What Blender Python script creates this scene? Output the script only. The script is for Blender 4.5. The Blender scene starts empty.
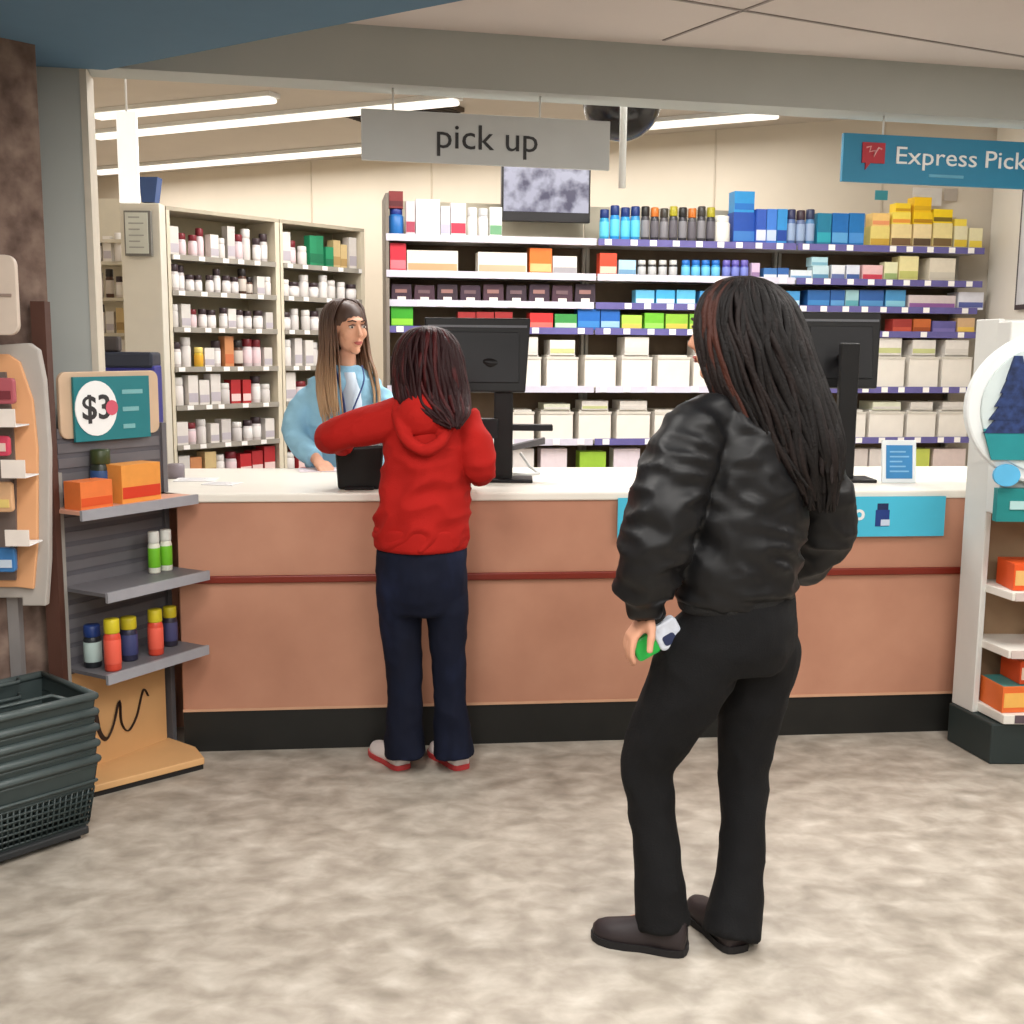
import bpy, math, random
import numpy as np
from mathutils import Vector, Matrix, noise
V = Vector
sc = bpy.context.scene
random.seed(7)
# ---------------------------------------------------------------- camera
F_PX, PITCH, ROLL, EYE = 1140.0, 0.1427, 0.008, 1.52
fwd = V((0, math.cos(PITCH), -math.sin(PITCH))); up0 = V((0, math.sin(PITCH), math.cos(PITCH))); rt0 = V((1, 0, 0))
rt = rt0*math.cos(ROLL)+up0*math.sin(ROLL); upv = -rt0*math.sin(ROLL)+up0*math.cos(ROLL)
CAM = V((0, 0, EYE))
cd = bpy.data.cameras.new('camera'); cam = bpy.data.objects.new('camera', cd); sc.collection.objects.link(cam)
cd.sensor_width = 36; cd.lens = F_PX*36/1024; cd.clip_start = .05
cam.matrix_world = Matrix(((rt.x, upv.x, -fwd.x, 0), (rt.y, upv.y, -fwd.y, 0), (rt.z, upv.z, -fwd.z, EYE), (0, 0, 0, 1)))
sc.camera = cam
# ---------------------------------------------------------------- world and exposure
w = bpy.data.worlds.new('world'); sc.world = w; w.use_nodes = True
w.node_tree.nodes['Background'].inputs[0].default_value = (.75, .8, .9, 1)
w.node_tree.nodes['Background'].inputs[1].default_value = .25
sc.view_settings.view_transform = 'Standard'; sc.view_settings.look = 'None'
sc.view_settings.gamma = 1; sc.view_settings.use_curve_mapping = False
sc.view_settings.exposure = 0.0
# ---------------------------------------------------------------- ceiling lamps (area lights just under their fixtures)
def area(name, loc, sx, sy, power, col=(1, .95, .88), rz=0):
    l = bpy.data.lights.new(name, 'AREA'); l.shape = 'RECTANGLE'; l.size = sx; l.size_y = sy; l.energy = power; l.color = col
    o = bpy.data.objects.new(name, l); sc.collection.objects.link(o); o.location = loc; o.rotation_euler = (0, 0, rz)
    return o
SHOP = [(-.55, 2.35, 2.43), (.85, 1.35, 2.43), (-.5, .55, 2.43), (1.1, -.5, 2.43), (-.6, -1.6, 2.43), (1.5, -2.3, 2.43), (2.3, .6, 2.43)]
SHOPC = [(1.75, 3.0, 2.655), (3.0, 3.2, 2.655)]
for i, p in enumerate(SHOP): area('troffer_light', (p[0], p[1], p[2]-.015), .55, 1.1, 31, (1, .97, .93))
for i, p in enumerate(SHOPC): area('troffer_light', (p[0], p[1], p[2]-.015), .55, .8, 26, (1, .97, .93))
PHC = 3.15      # pharmacy ceiling height
STRIPS = [((-2.95, 8.32), (-1.56, 7.70)), ((-3.24, 9.11), (-.37, 7.72)), ((-3.9, 10.95), (1.8, 8.07)), ((.4, 6.5), (2.6, 5.4)), ((-1.2, 6.1), (1.0, 5.2))]  # last two are unseen, added near the counter to light the shelf fronts
for i, (a, b) in enumerate(STRIPS):
    ln = math.hypot(b[0]-a[0], b[1]-a[1])
    area('strip_light', ((a[0]+b[0])/2, (a[1]+b[1])/2, PHC-.09), ln, .13, (9.5 if i < 3 else 31)*ln, (1, .975, .945), math.atan2(b[1]-a[1], b[0]-a[0]))

# ---------------------------------------------------------------- pixel -> place helpers (used only to read off positions)
def ray(x, y): return fwd*F_PX+rt*(x-512)+upv*(512-y)
def U(x, y, d): v = ray(x, y); return CAM+v*(d/v.y)
def Z(x, y, z): v = ray(x, y); return CAM+v*((z-EYE)/v.z)
class Fr:
    """a vertical frame: O on its front line, angle a; t along it, s behind it"""
    def __init__(f, ox, oy, a): f.o = V((ox, oy, 0)); f.a = a; f.u = V((math.cos(a), math.sin(a), 0)); f.n = V((-math.sin(a), math.cos(a), 0))
    def T(f, t, s, z): return f.o+f.u*t+f.n*s+V((0, 0, z))
    def at(f, x, y, s=0):
        v = ray(x, y); P = CAM+v*(f.n.dot(f.o+f.n*s-CAM)/f.n.dot(v)); return f.u.dot(P-f.o), P.z
    def M(f, t, s, z, rz=0): return Matrix.Translation(f.T(t, s, z)) @ Matrix.Rotation(f.a+rz, 4, 'Z')
# ---------------------------------------------------------------- materials
def lin(c): return tuple(((x/255)/12.92 if x/255 <= .04045 else ((x/255+.055)/1.055)**2.4) for x in c)
_m = {}
def M(c, rough=.5, metal=0, var=.06, scale=12, bump=0, bscale=60, spec=.4, coat=0, name=None):
    k = (tuple(c), rough, metal, var, scale, bump, bscale, spec, coat)
    if k in _m: return _m[k]
    m = bpy.data.materials.new(name or 'paint'); m.use_nodes = True; nt = m.node_tree; b = nt.nodes['Principled BSDF']
    l = lin(c)
    tc = nt.nodes.new('ShaderNodeTexCoord'); n = nt.nodes.new('ShaderNodeTexNoise'); n.inputs['Scale'].default_value = scale; n.inputs['Detail'].default_value = 4
    nt.links.new(tc.outputs['Object'], n.inputs['Vector'])
    r = nt.nodes.new('ShaderNodeValToRGB'); r.color_ramp.elements[0].position = .3; r.color_ramp.elements[1].position = .7
    r.color_ramp.elements[0].color = tuple(x*(1-var) for x in l)+(1,); r.color_ramp.elements[1].color = tuple(min(1, x*(1+var)) for x in l)+(1,)
    nt.links.new(n.outputs['Fac'], r.inputs['Fac']); nt.links.new(r.outputs['Color'], b.inputs['Base Color'])
    b.inputs['Roughness'].default_value = rough; b.inputs['Metallic'].default_value = metal; b.inputs['Specular IOR Level'].default_value = spec
    b.inputs['Coat Weight'].default_value = coat
    if bump:
        n2 = nt.nodes.new('ShaderNodeTexNoise'); n2.inputs['Scale'].default_value = bscale; n2.inputs['Detail'].default_value = 5
        nt.links.new(tc.outputs['Object'], n2.inputs['Vector'])
        bp = nt.nodes.new('ShaderNodeBump'); bp.inputs['Strength'].default_value = bump; bp.inputs['Distance'].default_value = .01
        nt.links.new(n2.outputs['Fac'], bp.inputs['Height']); nt.links.new(bp.outputs['Normal'], b.inputs['Normal'])
    _m[k] = m; return m
def emis(c, s, name='lamp_diffuser'):
    m = bpy.data.materials.new(name); m.use_nodes = True; nt = m.node_tree; b = nt.nodes['Principled BSDF']
    b.inputs['Base Color'].default_value = lin(c)+(1,); b.inputs['Emission Color'].default_value = lin(c)+(1,); b.inputs['Emission Strength'].default_value = s
    return m
def mix_mat(name, stops, scale, detail=6, rough=.5, stretch=(1, 1, 1), bump=0, spec=.4, dist=0, coord='Object'):
    m = bpy.data.materials.new(name); m.use_nodes = True; nt = m.node_tree; b = nt.nodes['Principled BSDF']
    tc = nt.nodes.new('ShaderNodeTexCoord'); mp = nt.nodes.new('ShaderNodeMapping'); mp.inputs['Scale'].default_value = stretch
    n = nt.nodes.new('ShaderNodeTexNoise'); n.inputs['Scale'].default_value = scale; n.inputs['Detail'].default_value = detail; n.inputs['Distortion'].default_value = dist
    nt.links.new(tc.outputs[coord], mp.inputs[0]); nt.links.new(mp.outputs[0], n.inputs['Vector'])
    r = nt.nodes.new('ShaderNodeValToRGB'); e = r.color_ramp.elements
    while len(e) < len(stops): e.new(.5)
    for i, (p, c) in enumerate(stops): e[i].position = p; e[i].color = lin(c)+(1,)
    nt.links.new(n.outputs['Fac'], r.inputs['Fac']); nt.links.new(r.outputs['Color'], b.inputs['Base Color'])
    b.inputs['Roughness'].default_value = rough; b.inputs['Specular IOR Level'].default_value = spec
    if bump:
        bp = nt.nodes.new('ShaderNodeBump'); bp.inputs['Strength'].default_value = bump; bp.inputs['Distance'].default_value = .01
        nt.links.new(n.outputs['Fac'], bp.inputs['Height']); nt.links.new(bp.outputs['Normal'], b.inputs['Normal'])
    return m
# ---------------------------------------------------------------- mesh builder
I4 = Matrix.Identity(4)
class B:
    def __init__(s): s.v = []; s.f = []; s.m = []; s.sm = []; s.mats = []
    def mi(s, m):
        if m not in s.mats: s.mats.append(m)
        return s.mats.index(m)
    def add(s, vs, fs, m, smooth=False, Mx=None):
        o = len(s.v); s.v += [(Mx @ V(p)) if Mx is not None else V(p) for p in vs]
        i = s.mi(m)
        for f in fs: s.f.append([o+k for k in f]); s.m.append(i); s.sm.append(smooth)
        return s
    def box(s, x0, x1, y0, y1, z0, z1, m, Mx=None, taper=1, front=None):
        c = ((x0+x1)/2, (y0+y1)/2); t = taper
        vs = [(x0, y0, z0), (x1, y0, z0), (x1, y1, z0), (x0, y1, z0)]+[(c[0]+(x-c[0])*t, c[1]+(y-c[1])*t, z1) for x, y in ((x0, y0), (x1, y0), (x1, y1), (x0, y1))]
        return s.add(vs, [(3, 2, 1, 0), (4, 5, 6, 7), (0, 1, 5, 4), (1, 2, 6, 5), (2, 3, 7, 6), (3, 0, 4, 7)], m, False, Mx)
    def lathe(s, prof, m, Mx=None, n=20, sx=1, sy=1, smooth=True):
        vs = []; fs = []; k = len(prof)
        for r, z in prof:
            for i in range(n): a = 2*math.pi*i/n; vs.append((r*sx*math.cos(a), r*sy*math.sin(a), z))
        for j in range(k-1):
            for i in range(n): fs.append((j*n+i, j*n+(i+1) % n, (j+1)*n+(i+1) % n, (j+1)*n+i))
        fs.append(tuple(range(n))[::-1]); fs.append(tuple((k-1)*n+i for i in range(n)))
        return s.add(vs, fs, m, smooth, Mx)
    def tube(s, pts, rad, m, n=10, flat=1.0, Mx=None, ref=None, caps=True):
        """tube along pts, rad per point (r or (ru,rv)); ref = side direction for ru"""
        P = [V(p) for p in pts]; k = len(P); vs = []; fs = []; u = V(ref) if ref is not None else None
        for j in range(k):
            t = (P[min(j+1, k-1)]-P[max(j-1, 0)]).normalized()
            if u is None: u = t.orthogonal()
            u2 = (u-t*u.dot(t))
            if u2.length < 1e-5: u2 = t.orthogonal()
            u2.normalize()
            if ref is None: u = u2
            vv = t.cross(u2); r = rad[j] if not isinstance(rad, (int, float)) else rad
            ru, rv = r if isinstance(r, tuple) else (r, r*flat)
            for i in range(n): a = 2*math.pi*i/n; vs.append(P[j]+u2*(ru*math.cos(a))+vv*(rv*math.sin(a)))
        for j in range(k-1):
            for i in range(n): fs.append((j*n+i, j*n+(i+1) % n, (j+1)*n+(i+1) % n, (j+1)*n+i))
        if caps: fs.append(tuple(range(n))[::-1]); fs.append(tuple((k-1)*n+i for i in range(n)))
        return s.add(vs, fs, m, True, Mx)
    def rings(s, R, m, n=24, caps=True):
        """R: list of (center, u, v, ru, rv); horizontal-ish body sections"""
        vs = []; fs = []; k = len(R)
        for c, u, v, ru, rv in R:
            for i in range(n):
                a = 2*math.pi*i/n; ca, sa = math.cos(a), math.sin(a)
                e = .85; f = (abs(ca)**(2*e)+abs(sa)**(2*e))**(-1/(2*e)) if True else 1
                vs.append(V(c)+V(u)*(ru*ca*f)+V(v)*(rv*sa*f))
        for j in range(k-1):
            for i in range(n): fs.append((j*n+i, j*n+(i+1) % n, (j+1)*n+(i+1) % n, (j+1)*n+i))
        if caps: fs.append(tuple(range(n))[::-1]); fs.append(tuple((k-1)*n+i for i in range(n)))
        return s.add(vs, fs, m, True)
    def ell(s, c, r, m, R=None, n=16):
        vs = []; fs = []; k = n//2+1; Rm = R if R is not None else Matrix.Identity(3)
        for j in range(1, k-1):
            p = math.pi*j/(k-1)
            for i in range(n):
                a = 2*math.pi*i/n; vs.append(V(c)+Rm @ V((r[0]*math.sin(p)*math.cos(a), r[1]*math.sin(p)*math.sin(a), r[2]*math.cos(p))))
        q = len(vs); vs += [V(c)+Rm @ V((0, 0, r[2])), V(c)-Rm @ V((0, 0, r[2]))]; rows = k-2
        for j in range(rows-1):
            for i in range(n): fs.append((j*n+i, (j+1)*n+i, (j+1)*n+(i+1) % n, j*n+(i+1) % n))
        for i in range(n): fs.append((q, i, (i+1) % n)); fs.append((q+1, (rows-1)*n+(i+1) % n, (rows-1)*n+i))
        return s.add(vs, fs, m, True)
    def prism(s, poly, y0, y1, m, Mx=None):
        """poly of (x,z) extruded in y"""
        n = len(poly); vs = [(x, y0, z) for x, z in poly]+[(x, y1, z) for x, z in poly]
        fs = [tuple(range(n)), tuple(range(2*n-1, n-1, -1))]+[(i, n+i, n+(i+1) % n, (i+1) % n) for i in range(n)]
        return s.add(vs, fs, m, False, Mx)
    def slab(s, poly, z0, z1, m):
        n = len(poly); vs = [(x, y, z0) for x, y in poly]+[(x, y, z1) for x, y in poly]
        fs = [tuple(range(n-1, -1, -1)), tuple(range(n, 2*n))]+[(i, (i+1) % n, n+(i+1) % n, n+i) for i in range(n)]
        return s.add(vs, fs, m)
    def build(s, name, parent=None, bevel=0, seg=2, kind=None):
        me = bpy.data.meshes.new(name); o = bpy.data.objects.new(name, me); sc.collection.objects.link(o)
        if parent is not None:
            org = wloc(parent); o.parent = parent
        else:
            xs = [p.x for p in s.v]; ys = [p.y for p in s.v]; zs = [p.z for p in s.v]
            org = V(((min(xs)+max(xs))/2, (min(ys)+max(ys))/2, min(zs))); o.location = org
            if kind == 'structure': org = V((0, 0, 0)); o.location = org
        me.from_pydata([tuple(p-org) for p in s.v], [], s.f)
        for m in s.mats: me.materials.append(m)
        me.polygons.foreach_set('material_index', s.m); me.polygons.foreach_set('use_smooth', s.sm)
        me.update()
        import bmesh
        bm = bmesh.new(); bm.from_mesh(me); bmesh.ops.recalc_face_normals(bm, faces=bm.faces); bm.to_mesh(me); bm.free()
        if bevel:
            md = o.modifiers.new('bevel', 'BEVEL'); md.width = bevel; md.segments = seg; md.limit_method = 'ANGLE'
        if kind: o['kind'] = kind
        return o
def wloc(o):
    p = V((0, 0, 0))
    while o is not None: p += V(o.location); o = o.parent
    return p
def tag(o, label, cat, group=None):
    o['label'] = label; o['category'] = cat
    if group: o['group'] = group
    return o
def thing(name, loc, label, cat, group=None):
    o = bpy.data.objects.new(name, None); sc.collection.objects.link(o); o.location = loc; o.empty_display_size = .05
    return tag(o, label, cat, group)
def text(s_, size, m, Mx, parent, name='lettering', ext=.0015, align='LEFT', xscale=1, shear=0, bold=0):
    cu = bpy.data.curves.new(name, 'FONT'); cu.body = s_; cu.size = size; cu.extrude = ext; cu.align_x = align; cu.resolution_u = 3; cu.shear = shear; cu.offset = bold
    if ' ' in s_:
        ws = s_.split(' '); cu.body = s_; off = 0; last = None
        for i_, w__ in enumerate(ws):
            last = text(w__, size, m, Mx @ Matrix.Translation((off, 0, 0)), parent, name, ext, align, xscale, shear, bold)
            off += last['span']+size*.27*xscale
        return last
    t = bpy.data.objects.new(name, cu); sc.collection.objects.link(t)
    dg = bpy.context.evaluated_depsgraph_get(); me = bpy.data.meshes.new_from_object(t.evaluated_get(dg))
    span = max(q.co.x for q in me.vertices)*xscale
    bpy.data.objects.remove(t); o = bpy.data.objects.new(name, me); o['span'] = span; sc.collection.objects.link(o)
    org = wloc(parent); me.transform(Matrix.Translation(-org) @ Mx @ Matrix.Rotation(math.pi/2, 4, 'X') @ Matrix.Scale(xscale, 4, (1, 0, 0)))
    me.materials.clear(); me.materials.append(m); o.parent = parent
    return o
def cat(P, k=4):
    P = [V(p) for p in P]; out = []
    for i in range(len(P)-1):
        p0, p1, p2, p3 = P[max(i-1, 0)], P[i], P[i+1], P[min(i+2, len(P)-1)]
        for j in range(k):
            t = j/k; out.append(.5*((2*p1)+(p2-p0)*t+(2*p0-5*p1+4*p2-p3)*t*t+(3*p1-p0-3*p2+p3)*t**3))
    return out+[P[-1]]
# ================================================================= SETTING
CT = Fr(0, 4.257, .1046)      # counter front
HD = Fr(0, 4.4, .22)          # header line
SH = Fr(0, 7.2, .1674)        # back shelving front
DB = Fr(-1.83, 6.15, math.atan2(.774, .633))   # pill bays
floor_m = mix_mat('vinyl_floor', [(.28, (140, 132, 120)), (.42, (158, 149, 137)), (.52, (170, 161, 149)), (.62, (182, 174, 162)), (.75, (198, 191, 180))], 9, 7, .42, (1, 1.25, 1), .02, .35, .25)
wall_m = M((212, 201, 184), .8, var=.03, scale=3, name='cream_wall')
grey_m = M((176, 180, 176), .7, var=.03, scale=3, name='grey_wall')
B().box(-6, 6, -4, 13, -.1, 0, floor_m).build('floor', kind='structure')
# pharmacy side walls and ceiling
pw = [(-4.6, 11.8), (3.9, 7.69)]
b = B(); a_ = math.atan2(pw[1][1]-pw[0][1], pw[1][0]-pw[0][0]); L_ = math.hypot(pw[1][0]-pw[0][0], pw[1][1]-pw[0][1])
WB = Fr(pw[0][0], pw[0][1], a_)
b.box(0, L_, 0, .12, 0, PHC+.1, wall_m, WB.M(0, 0, 0)); b.build('wall_back', kind='structure')
for k, t in enumerate((3.1, 4.33, 5.55, 6.78, 8.0)):
    B().box(t-.006, t+.006, -.006, 0, 0, PHC, M((196, 184, 166), .7), WB.M(0, 0, 0)).build('trim_%d' % (k+1), kind='structure')
rw = Fr(3.22, 7.9, math.atan2(4.9-7.9, 3.05-3.22))
B().box(0, 3.05, 0, .1, 0, PHC+.1, M((226, 220, 208), .8, var=.03, scale=3), rw.M(0, 0, 0)).build('wall_right', kind='structure')
lw = Fr(-1.70, 4.2, math.atan2(7.5, -2.95))
B().box(0, 8.1, -.1, 0, 0, PHC+.1, wall_m, lw.M(0, .1, 0)).build('wall_left', kind='structure')
ceil_m = M((205, 196, 186), .85, var=.03, scale=2, name='pharmacy_ceiling')
cpts = [HD.T(-5, .1, 0), HD.T(6, .1, 0), V((6, 12.5, 0)), V((-6, 12.5, 0))]
B().slab([(p.x, p.y) for p in cpts], PHC, PHC+.1, ceil_m).build('ceiling', kind='structure')
# header beam between shop and pharmacy, gap above it closed
hz0, hz1 = 2.462, 2.66
B().box(-1.527, 6, 0, .16, hz0, PHC+.1, grey_m, HD.M(0, 0, 0)).build('wall_header', kind='structure')
B().box(-1.75, -1.527, -.0, .16, 0, PHC+.1, grey_m, HD.M(0, 0, 0)).build('wall_column', kind='structure')
B().box(-1.527, -1.505, -.004, .18, 0, 2.458, M((205, 196, 180), .6), HD.M(0, 0, 0)).build('trim_6', kind='structure')
B().box(-5, -1.75, 0, .16, 0, PHC+.1, grey_m, HD.M(0, 0, 0)).build('wall_pier', kind='structure')
# right of the counter: wall closing the shop
B().box(2.95, 6, .0, .12, 0, hz0, grey_m, HD.M(0, 0, 0)).build('wall_far', kind='structure')
# shop ceiling, blue dropped soffit
shopc = [HD.T(-5, 0, 0), HD.T(6, 0, 0), V((6, -4, 0)), V((-6, -4, 0))]
tile = M((206, 196, 190), .9, var=.03, scale=2, name='shop_ceiling')
B().slab([(p.x, p.y) for p in shopc], hz1, hz1+.08, tile).build('ceiling.001', kind='structure')
blue = M((92, 124, 148), .85, var=.02, name='blue_soffit')
B().slab([(-3.2, 3.66), (-1.60, 4.03), (-1.40, 4.07), (-.138, 3.245), (4.5, .18), (5.9, -.75), (5.9, -3.9), (-3.2, -3.9)], 2.45, 2.655, blue).build('ceiling.002', kind='structure')
for i, (p, q) in enumerate([((.55, 4.45), (1.6, 2.6)), ((2.3, 4.8), (-.2, 3.6))]):
    p, q = V(p+(0,)), V(q+(0,)); d = (q-p); ln = d.length
    B().box(0, ln, -.006, .006, hz1-.004, hz1-.0005, M((150, 142, 138), .8), Matrix.Translation(p) @ Matrix.Rotation(math.atan2(d.y, d.x), 4, 'Z')).build('trim_%d' % (7+i), kind='structure')
# brown wall at left
brown = mix_mat('brown_textured_wall', [(.3, (84, 66, 58)), (.5, (112, 92, 82)), (.7, (136, 116, 104))], 14, 8, .85, (1, 1, 1.0), .3)
BK = Fr(-1.306, 3.368, math.atan2(.75, .66))
B().box(-2.4, .150, .40, .52, 0, 2.66, brown, BK.M(0, 0, 0)).build('wall_side', kind='structure')
B().box(-3.25, -3.12, -4, 2.0, 0, 2.7, wall_m).build('wall_west', kind='structure')
B().box(-1.527, -1.482, 3.655, 3.70, 0, 1.655, M((78, 48, 38), .6), ).build('trim_9', kind='structure')
B().box(5.8, 5.95, -4, 6, 0, 2.7, wall_m).build('wall_east', kind='structure')
B().box(-3.25, 5.95, -4.1, -3.9, 0, 2.7, wall_m).build('wall_south', kind='structure')
lens = emis((255, 248, 238), 1.8); lens_st = emis((252, 248, 240), 1.0)
white_metal = M((225, 225, 222), .45, var=.02, name='white_metal')
for i, p in enumerate(SHOP+SHOPC):
    ly = 1.1 if i < len(SHOP) else .8
    t = thing('ceiling_light', (p[0], p[1], p[2]), 'recessed ceiling light panel over the shop floor, outside the picture', 'ceiling light', 'shop ceiling lights')
    X = Matrix.Translation(p)
    B().box(-.3, .3, -ly/2-.03, ly/2+.03, .0, .019, white_metal, X).build('frame', t)
    B().box(-.27, .27, -ly/2, ly/2, -.006, .0, lens, X).build('diffuser', t)
order = ['nearest the framed notice', 'second from the back wall, over the pill bays', 'long one nearest the back wall', 'added unseen, nearest the counter at right', 'added unseen, nearest the counter above the clerk']
for i, (a, c) in enumerate(STRIPS):
    ln = math.hypot(c[0]-a[0], c[1]-a[1]); X = Matrix.Translation(((a[0]+c[0])/2, (a[1]+c[1])/2, PHC)) @ Matrix.Rotation(math.atan2(c[1]-a[1], c[0]-a[0]), 4, 'Z')
    t = thing('strip_light', X.to_translation(), 'white fluorescent ceiling strip light, '+order[i], 'strip light')
    B().box(-ln/2, ln/2, -.06, .06, -.03, -.001, white_metal, X).build('housing', t)
    B().box(-ln/2+.01, ln/2-.01, -.05, .05, -.065, -.03, lens_st, X).build('diffuser', t, bevel=.02)
# dark slatted box added in place of a ceiling shadow gap, behind the pick up sign
p = Z(410, 108, PHC)
t = thing('shadow_gap_box', p, 'dark box standing in for a ceiling shadow gap behind the top edge of the grey pick up sign', 'shadow gap')
X = Matrix.Translation(p) @ Matrix.Rotation(a_, 4, 'Z')
B().box(-.5, .35, -.14, .14, -.03, -.001, M((80, 66, 52), .8), X).build('housing', t)
sb = B()
for i in range(6): sb.box(-.48, .33, -.12+i*.045, -.105+i*.045, -.038, -.03, M((50, 42, 36), .7), X)
sb.build('dark_slats', t)
# security dome
p = U(622, 101, 6.2); p.z = 2.80
t = thing('security_dome', (p.x, p.y, p.z), 'black half-dome security mirror hanging from the pharmacy ceiling', 'security dome')
X = Matrix.Translation(p); R_ = .205
prof = [(R_*math.cos(a), -R_*.98*math.sin(a)) for a in [math.pi/2*i/10 for i in range(9, -1, -1)]]
B().lathe([(.005, -R_*.98)]+prof+[(R_, .015)], M((12, 10, 10), .2, spec=.5, var=.0), X, 32).build('dome', t)
B().lathe([(R_+.008, .0), (R_+.008, .03), (.06, .03), (.05, PHC-2.80-.002)], M((22, 20, 20), .5), X, 32).build('mount', t)
# ================================================================= COUNTER
lam = mix_mat('rose_laminate', [(.3, (176, 125, 102)), (.5, (186, 134, 110)), (.7, (195, 143, 118))], 3, 5, .45, (1, 1, 1), .0, .35)
blk = M((26, 26, 24), .55, var=.2, scale=6, name='black_kick'); slabm = M((240, 236, 226), .3, var=.01, name='white_solid_surface')
c = thing('service_counter', CT.T(.25, 0, 0), 'long rose-brown pharmacy counter with white top and black base', 'counter')
K = CT.M(0, 0, 0)
x0, x1 = -1.235, 2.45
B().box(x0, x1, .0, .80, .158, .952, lam, K).build('body', c, .004)
B().box(x0-.0, x1, .004, .79, 0, .158, blk, K).build('kick_base', c)
B().box(x0-.32, x1, -.012, .885, .952, .985, slabm, K).build('worktop', c, .008, 3)
B().box(x0-.3, x0, .3, .8, 0, .952, lam, K).build('side_cabinet', c)
B().box(x0, x1, -.016, .0, .65, .678, M((122, 38, 24), .4, name='red_rail'), K).build('bumper_rail', c, .005, 2)
B().box(x0, x1, -.003, .0, .158, .168, M((206, 160, 130), .5), K).build('trim_strip', c)
# cyan banner on the counter front
t0, za = CT.at(617, 500); t1, zb = CT.at(941, 535)
bn = thing('counter_banner', CT.T((t0+t1)/2, -.004, .82), 'bright cyan strip banner with a blue bottle picture on the counter front', 'banner')
cy = M((74, 190, 222), .5, var=.02, name='cyan_print')
B().box(t0, t1, -.022, -.017, zb, .962, cy, K).build('banner_sheet', bn)
wt = M((238, 240, 240), .5, var=.01)
tb, _ = CT.at(880, 515)
b = B(); b.box(tb-.028, tb+.028, -.0235, -.022, .845, .91, M((34, 60, 130), .5), K); b.box(tb-.022, tb+.022, -.0235, -.022, .91, .935, M((30, 44, 84), .5), K)
b.box(tb-.006, tb+.03, -.0245, -.0235, .848, .872, M((200, 215, 235), .5), K); b.build('bottle_picture', bn)
to, _ = CT.at(851, 515)
text('o', .085, wt, CT.M(to, -.0225, .872), bn, bold=.002)
# framed blue card on the counter
ft, _ = CT.at(898, 482)
p = Z(899, 483, .985)
fc = thing('card_holder', p, 'small white framed blue notice card standing on the white counter top', 'sign')
X = Matrix.Translation(p) @ Matrix.Rotation(CT.a-.05, 4, 'Z') @ Matrix.Rotation(-.12, 4, 'X')
B().box(-.072, .072, 0, .012, 0, .176, M((226, 232, 236), .3, var=.01), X).build('frame', fc, .004)
b = B(); b.box(-.055, .055, -.002, 0, .018, .155, M((58, 132, 190), .4), X)
for q in range(5): b.box(-.04, .04-(q % 3)*.014, -.003, -.002, .045+q*.02, .051+q*.02, M((130, 184, 222), .4), X)
b.build('card', fc)
B().box(-.05, .05, .012, .07, 0, .008, M((226, 232, 236), .3, var=.01), Matrix.Translation(p) @ Matrix.Rotation(CT.a-.05, 4, 'Z')).build('foot', fc)
# monitors on black poles
dark = M((19, 18, 19), .45, var=.08, spec=.3, name='black_plastic'); dk2 = M((28, 28, 31), .45, var=.08, spec=.3); scr = M((40, 42, 48), .15, var=.02)
def monitor(px, xl, xr, yt, yb, d, label, lean, poleR=.014):
    base = Z(px, 481, .985); t = thing('monitor', base, label, 'monitor')
    cpt = U((xl+xr)/2, (yt+yb)/2, d); w_ = (xr-xl)/F_PX*d*.5; h_ = (yb-yt)/F_PX*d*.5
    X = Matrix.Translation(cpt) @ Matrix.Rotation(lean[0], 4, 'Z') @ Matrix.Rotation(lean[1], 4, 'X')
    pr = B(); pr.prism([(-w_, h_), (w_, h_), (w_*.90, -h_), (-w_*.92, -h_)], -.02, .012, dark, X); pr.build('screen_housing', t, .006)
    B().box(-w_*.93, w_*.93, -.024, -.02, h_*.74, h_*.80, M((96, 98, 104), .4), X).build('trim_line', t)
    B().box(-w_*.8, w_*.78, -.026, -.02, -h_*.75, h_*.62, dk2, X).build('back_cover', t, .01)
    B().box(-w_*.85, w_*.85, .012, .014, -h_*.85, h_*.85, scr, X).build('display', t)
    P0 = V((base.x, base.y, .995)); P1 = V((base.x+.02, base.y, cpt.z-.0))
    B().box(-.038, .038, -.02, .02, .985, cpt.z+.03, dark, Matrix.Translation((base.x, base.y, 0))).build('pole', t, .005)
    B().tube([(base.x, base.y, cpt.z-.03), (base.x*.5+cpt.x*.5, cpt.y-.02, cpt.z-.03), tuple(cpt-V((0, .0, .02)))], .02, dark).build('bracket', t)
    B().box(-.12, .12, -.07, .09, .985, .999, dark, Matrix.Translation((base.x, base.y, 0))).build('base', t, .004)
    return t, base
m1, mb = monitor(503, 425, 530, 319, 392, 4.60, 'black monitor on a black pole right of the customer in red', (.05, -.12))
# swivel arm with small tray behind the pole
B().box(.02, .2, -.01, .05, 1.19, 1.215, dk2, Matrix.Translation((mb.x, mb.y, 0))).build('tray', m1, .004)
B().prism([(-.0, 0), (.17, .035), (.17, .06), (0, .02)], -.02, .05, M((92, 90, 92), .5), Matrix.Translation((mb.x, mb.y+.03, 1.10))).build('keyboard_arm', m1, .004)
B().box(-.12, -.02, -.03, .02, 1.16, 1.24, dk2, Matrix.Translation((mb.x, mb.y, 0))).build('card_slot', m1, .006)
monitor(843, 800, 880, 313, 388, 4.85, 'black monitor on the counter behind the long-haired customer in black', (.05, -.12))
# cable and small things on counter
cb = B(); q0 = Z(520, 474, .99)
cb.tube([q0+V((.0, 0, .09)), q0+V((.04, .01, .03)), q0+V((.08, -.02, .006)), q0+V((.03, -.06, .004)), q0+V((-.03, -.03, .004))], .006, M((190, 190, 190), .4)); tag(cb.build('charging_cable'), 'grey cable curled on the counter beside the monitor pole', 'cable')
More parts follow.
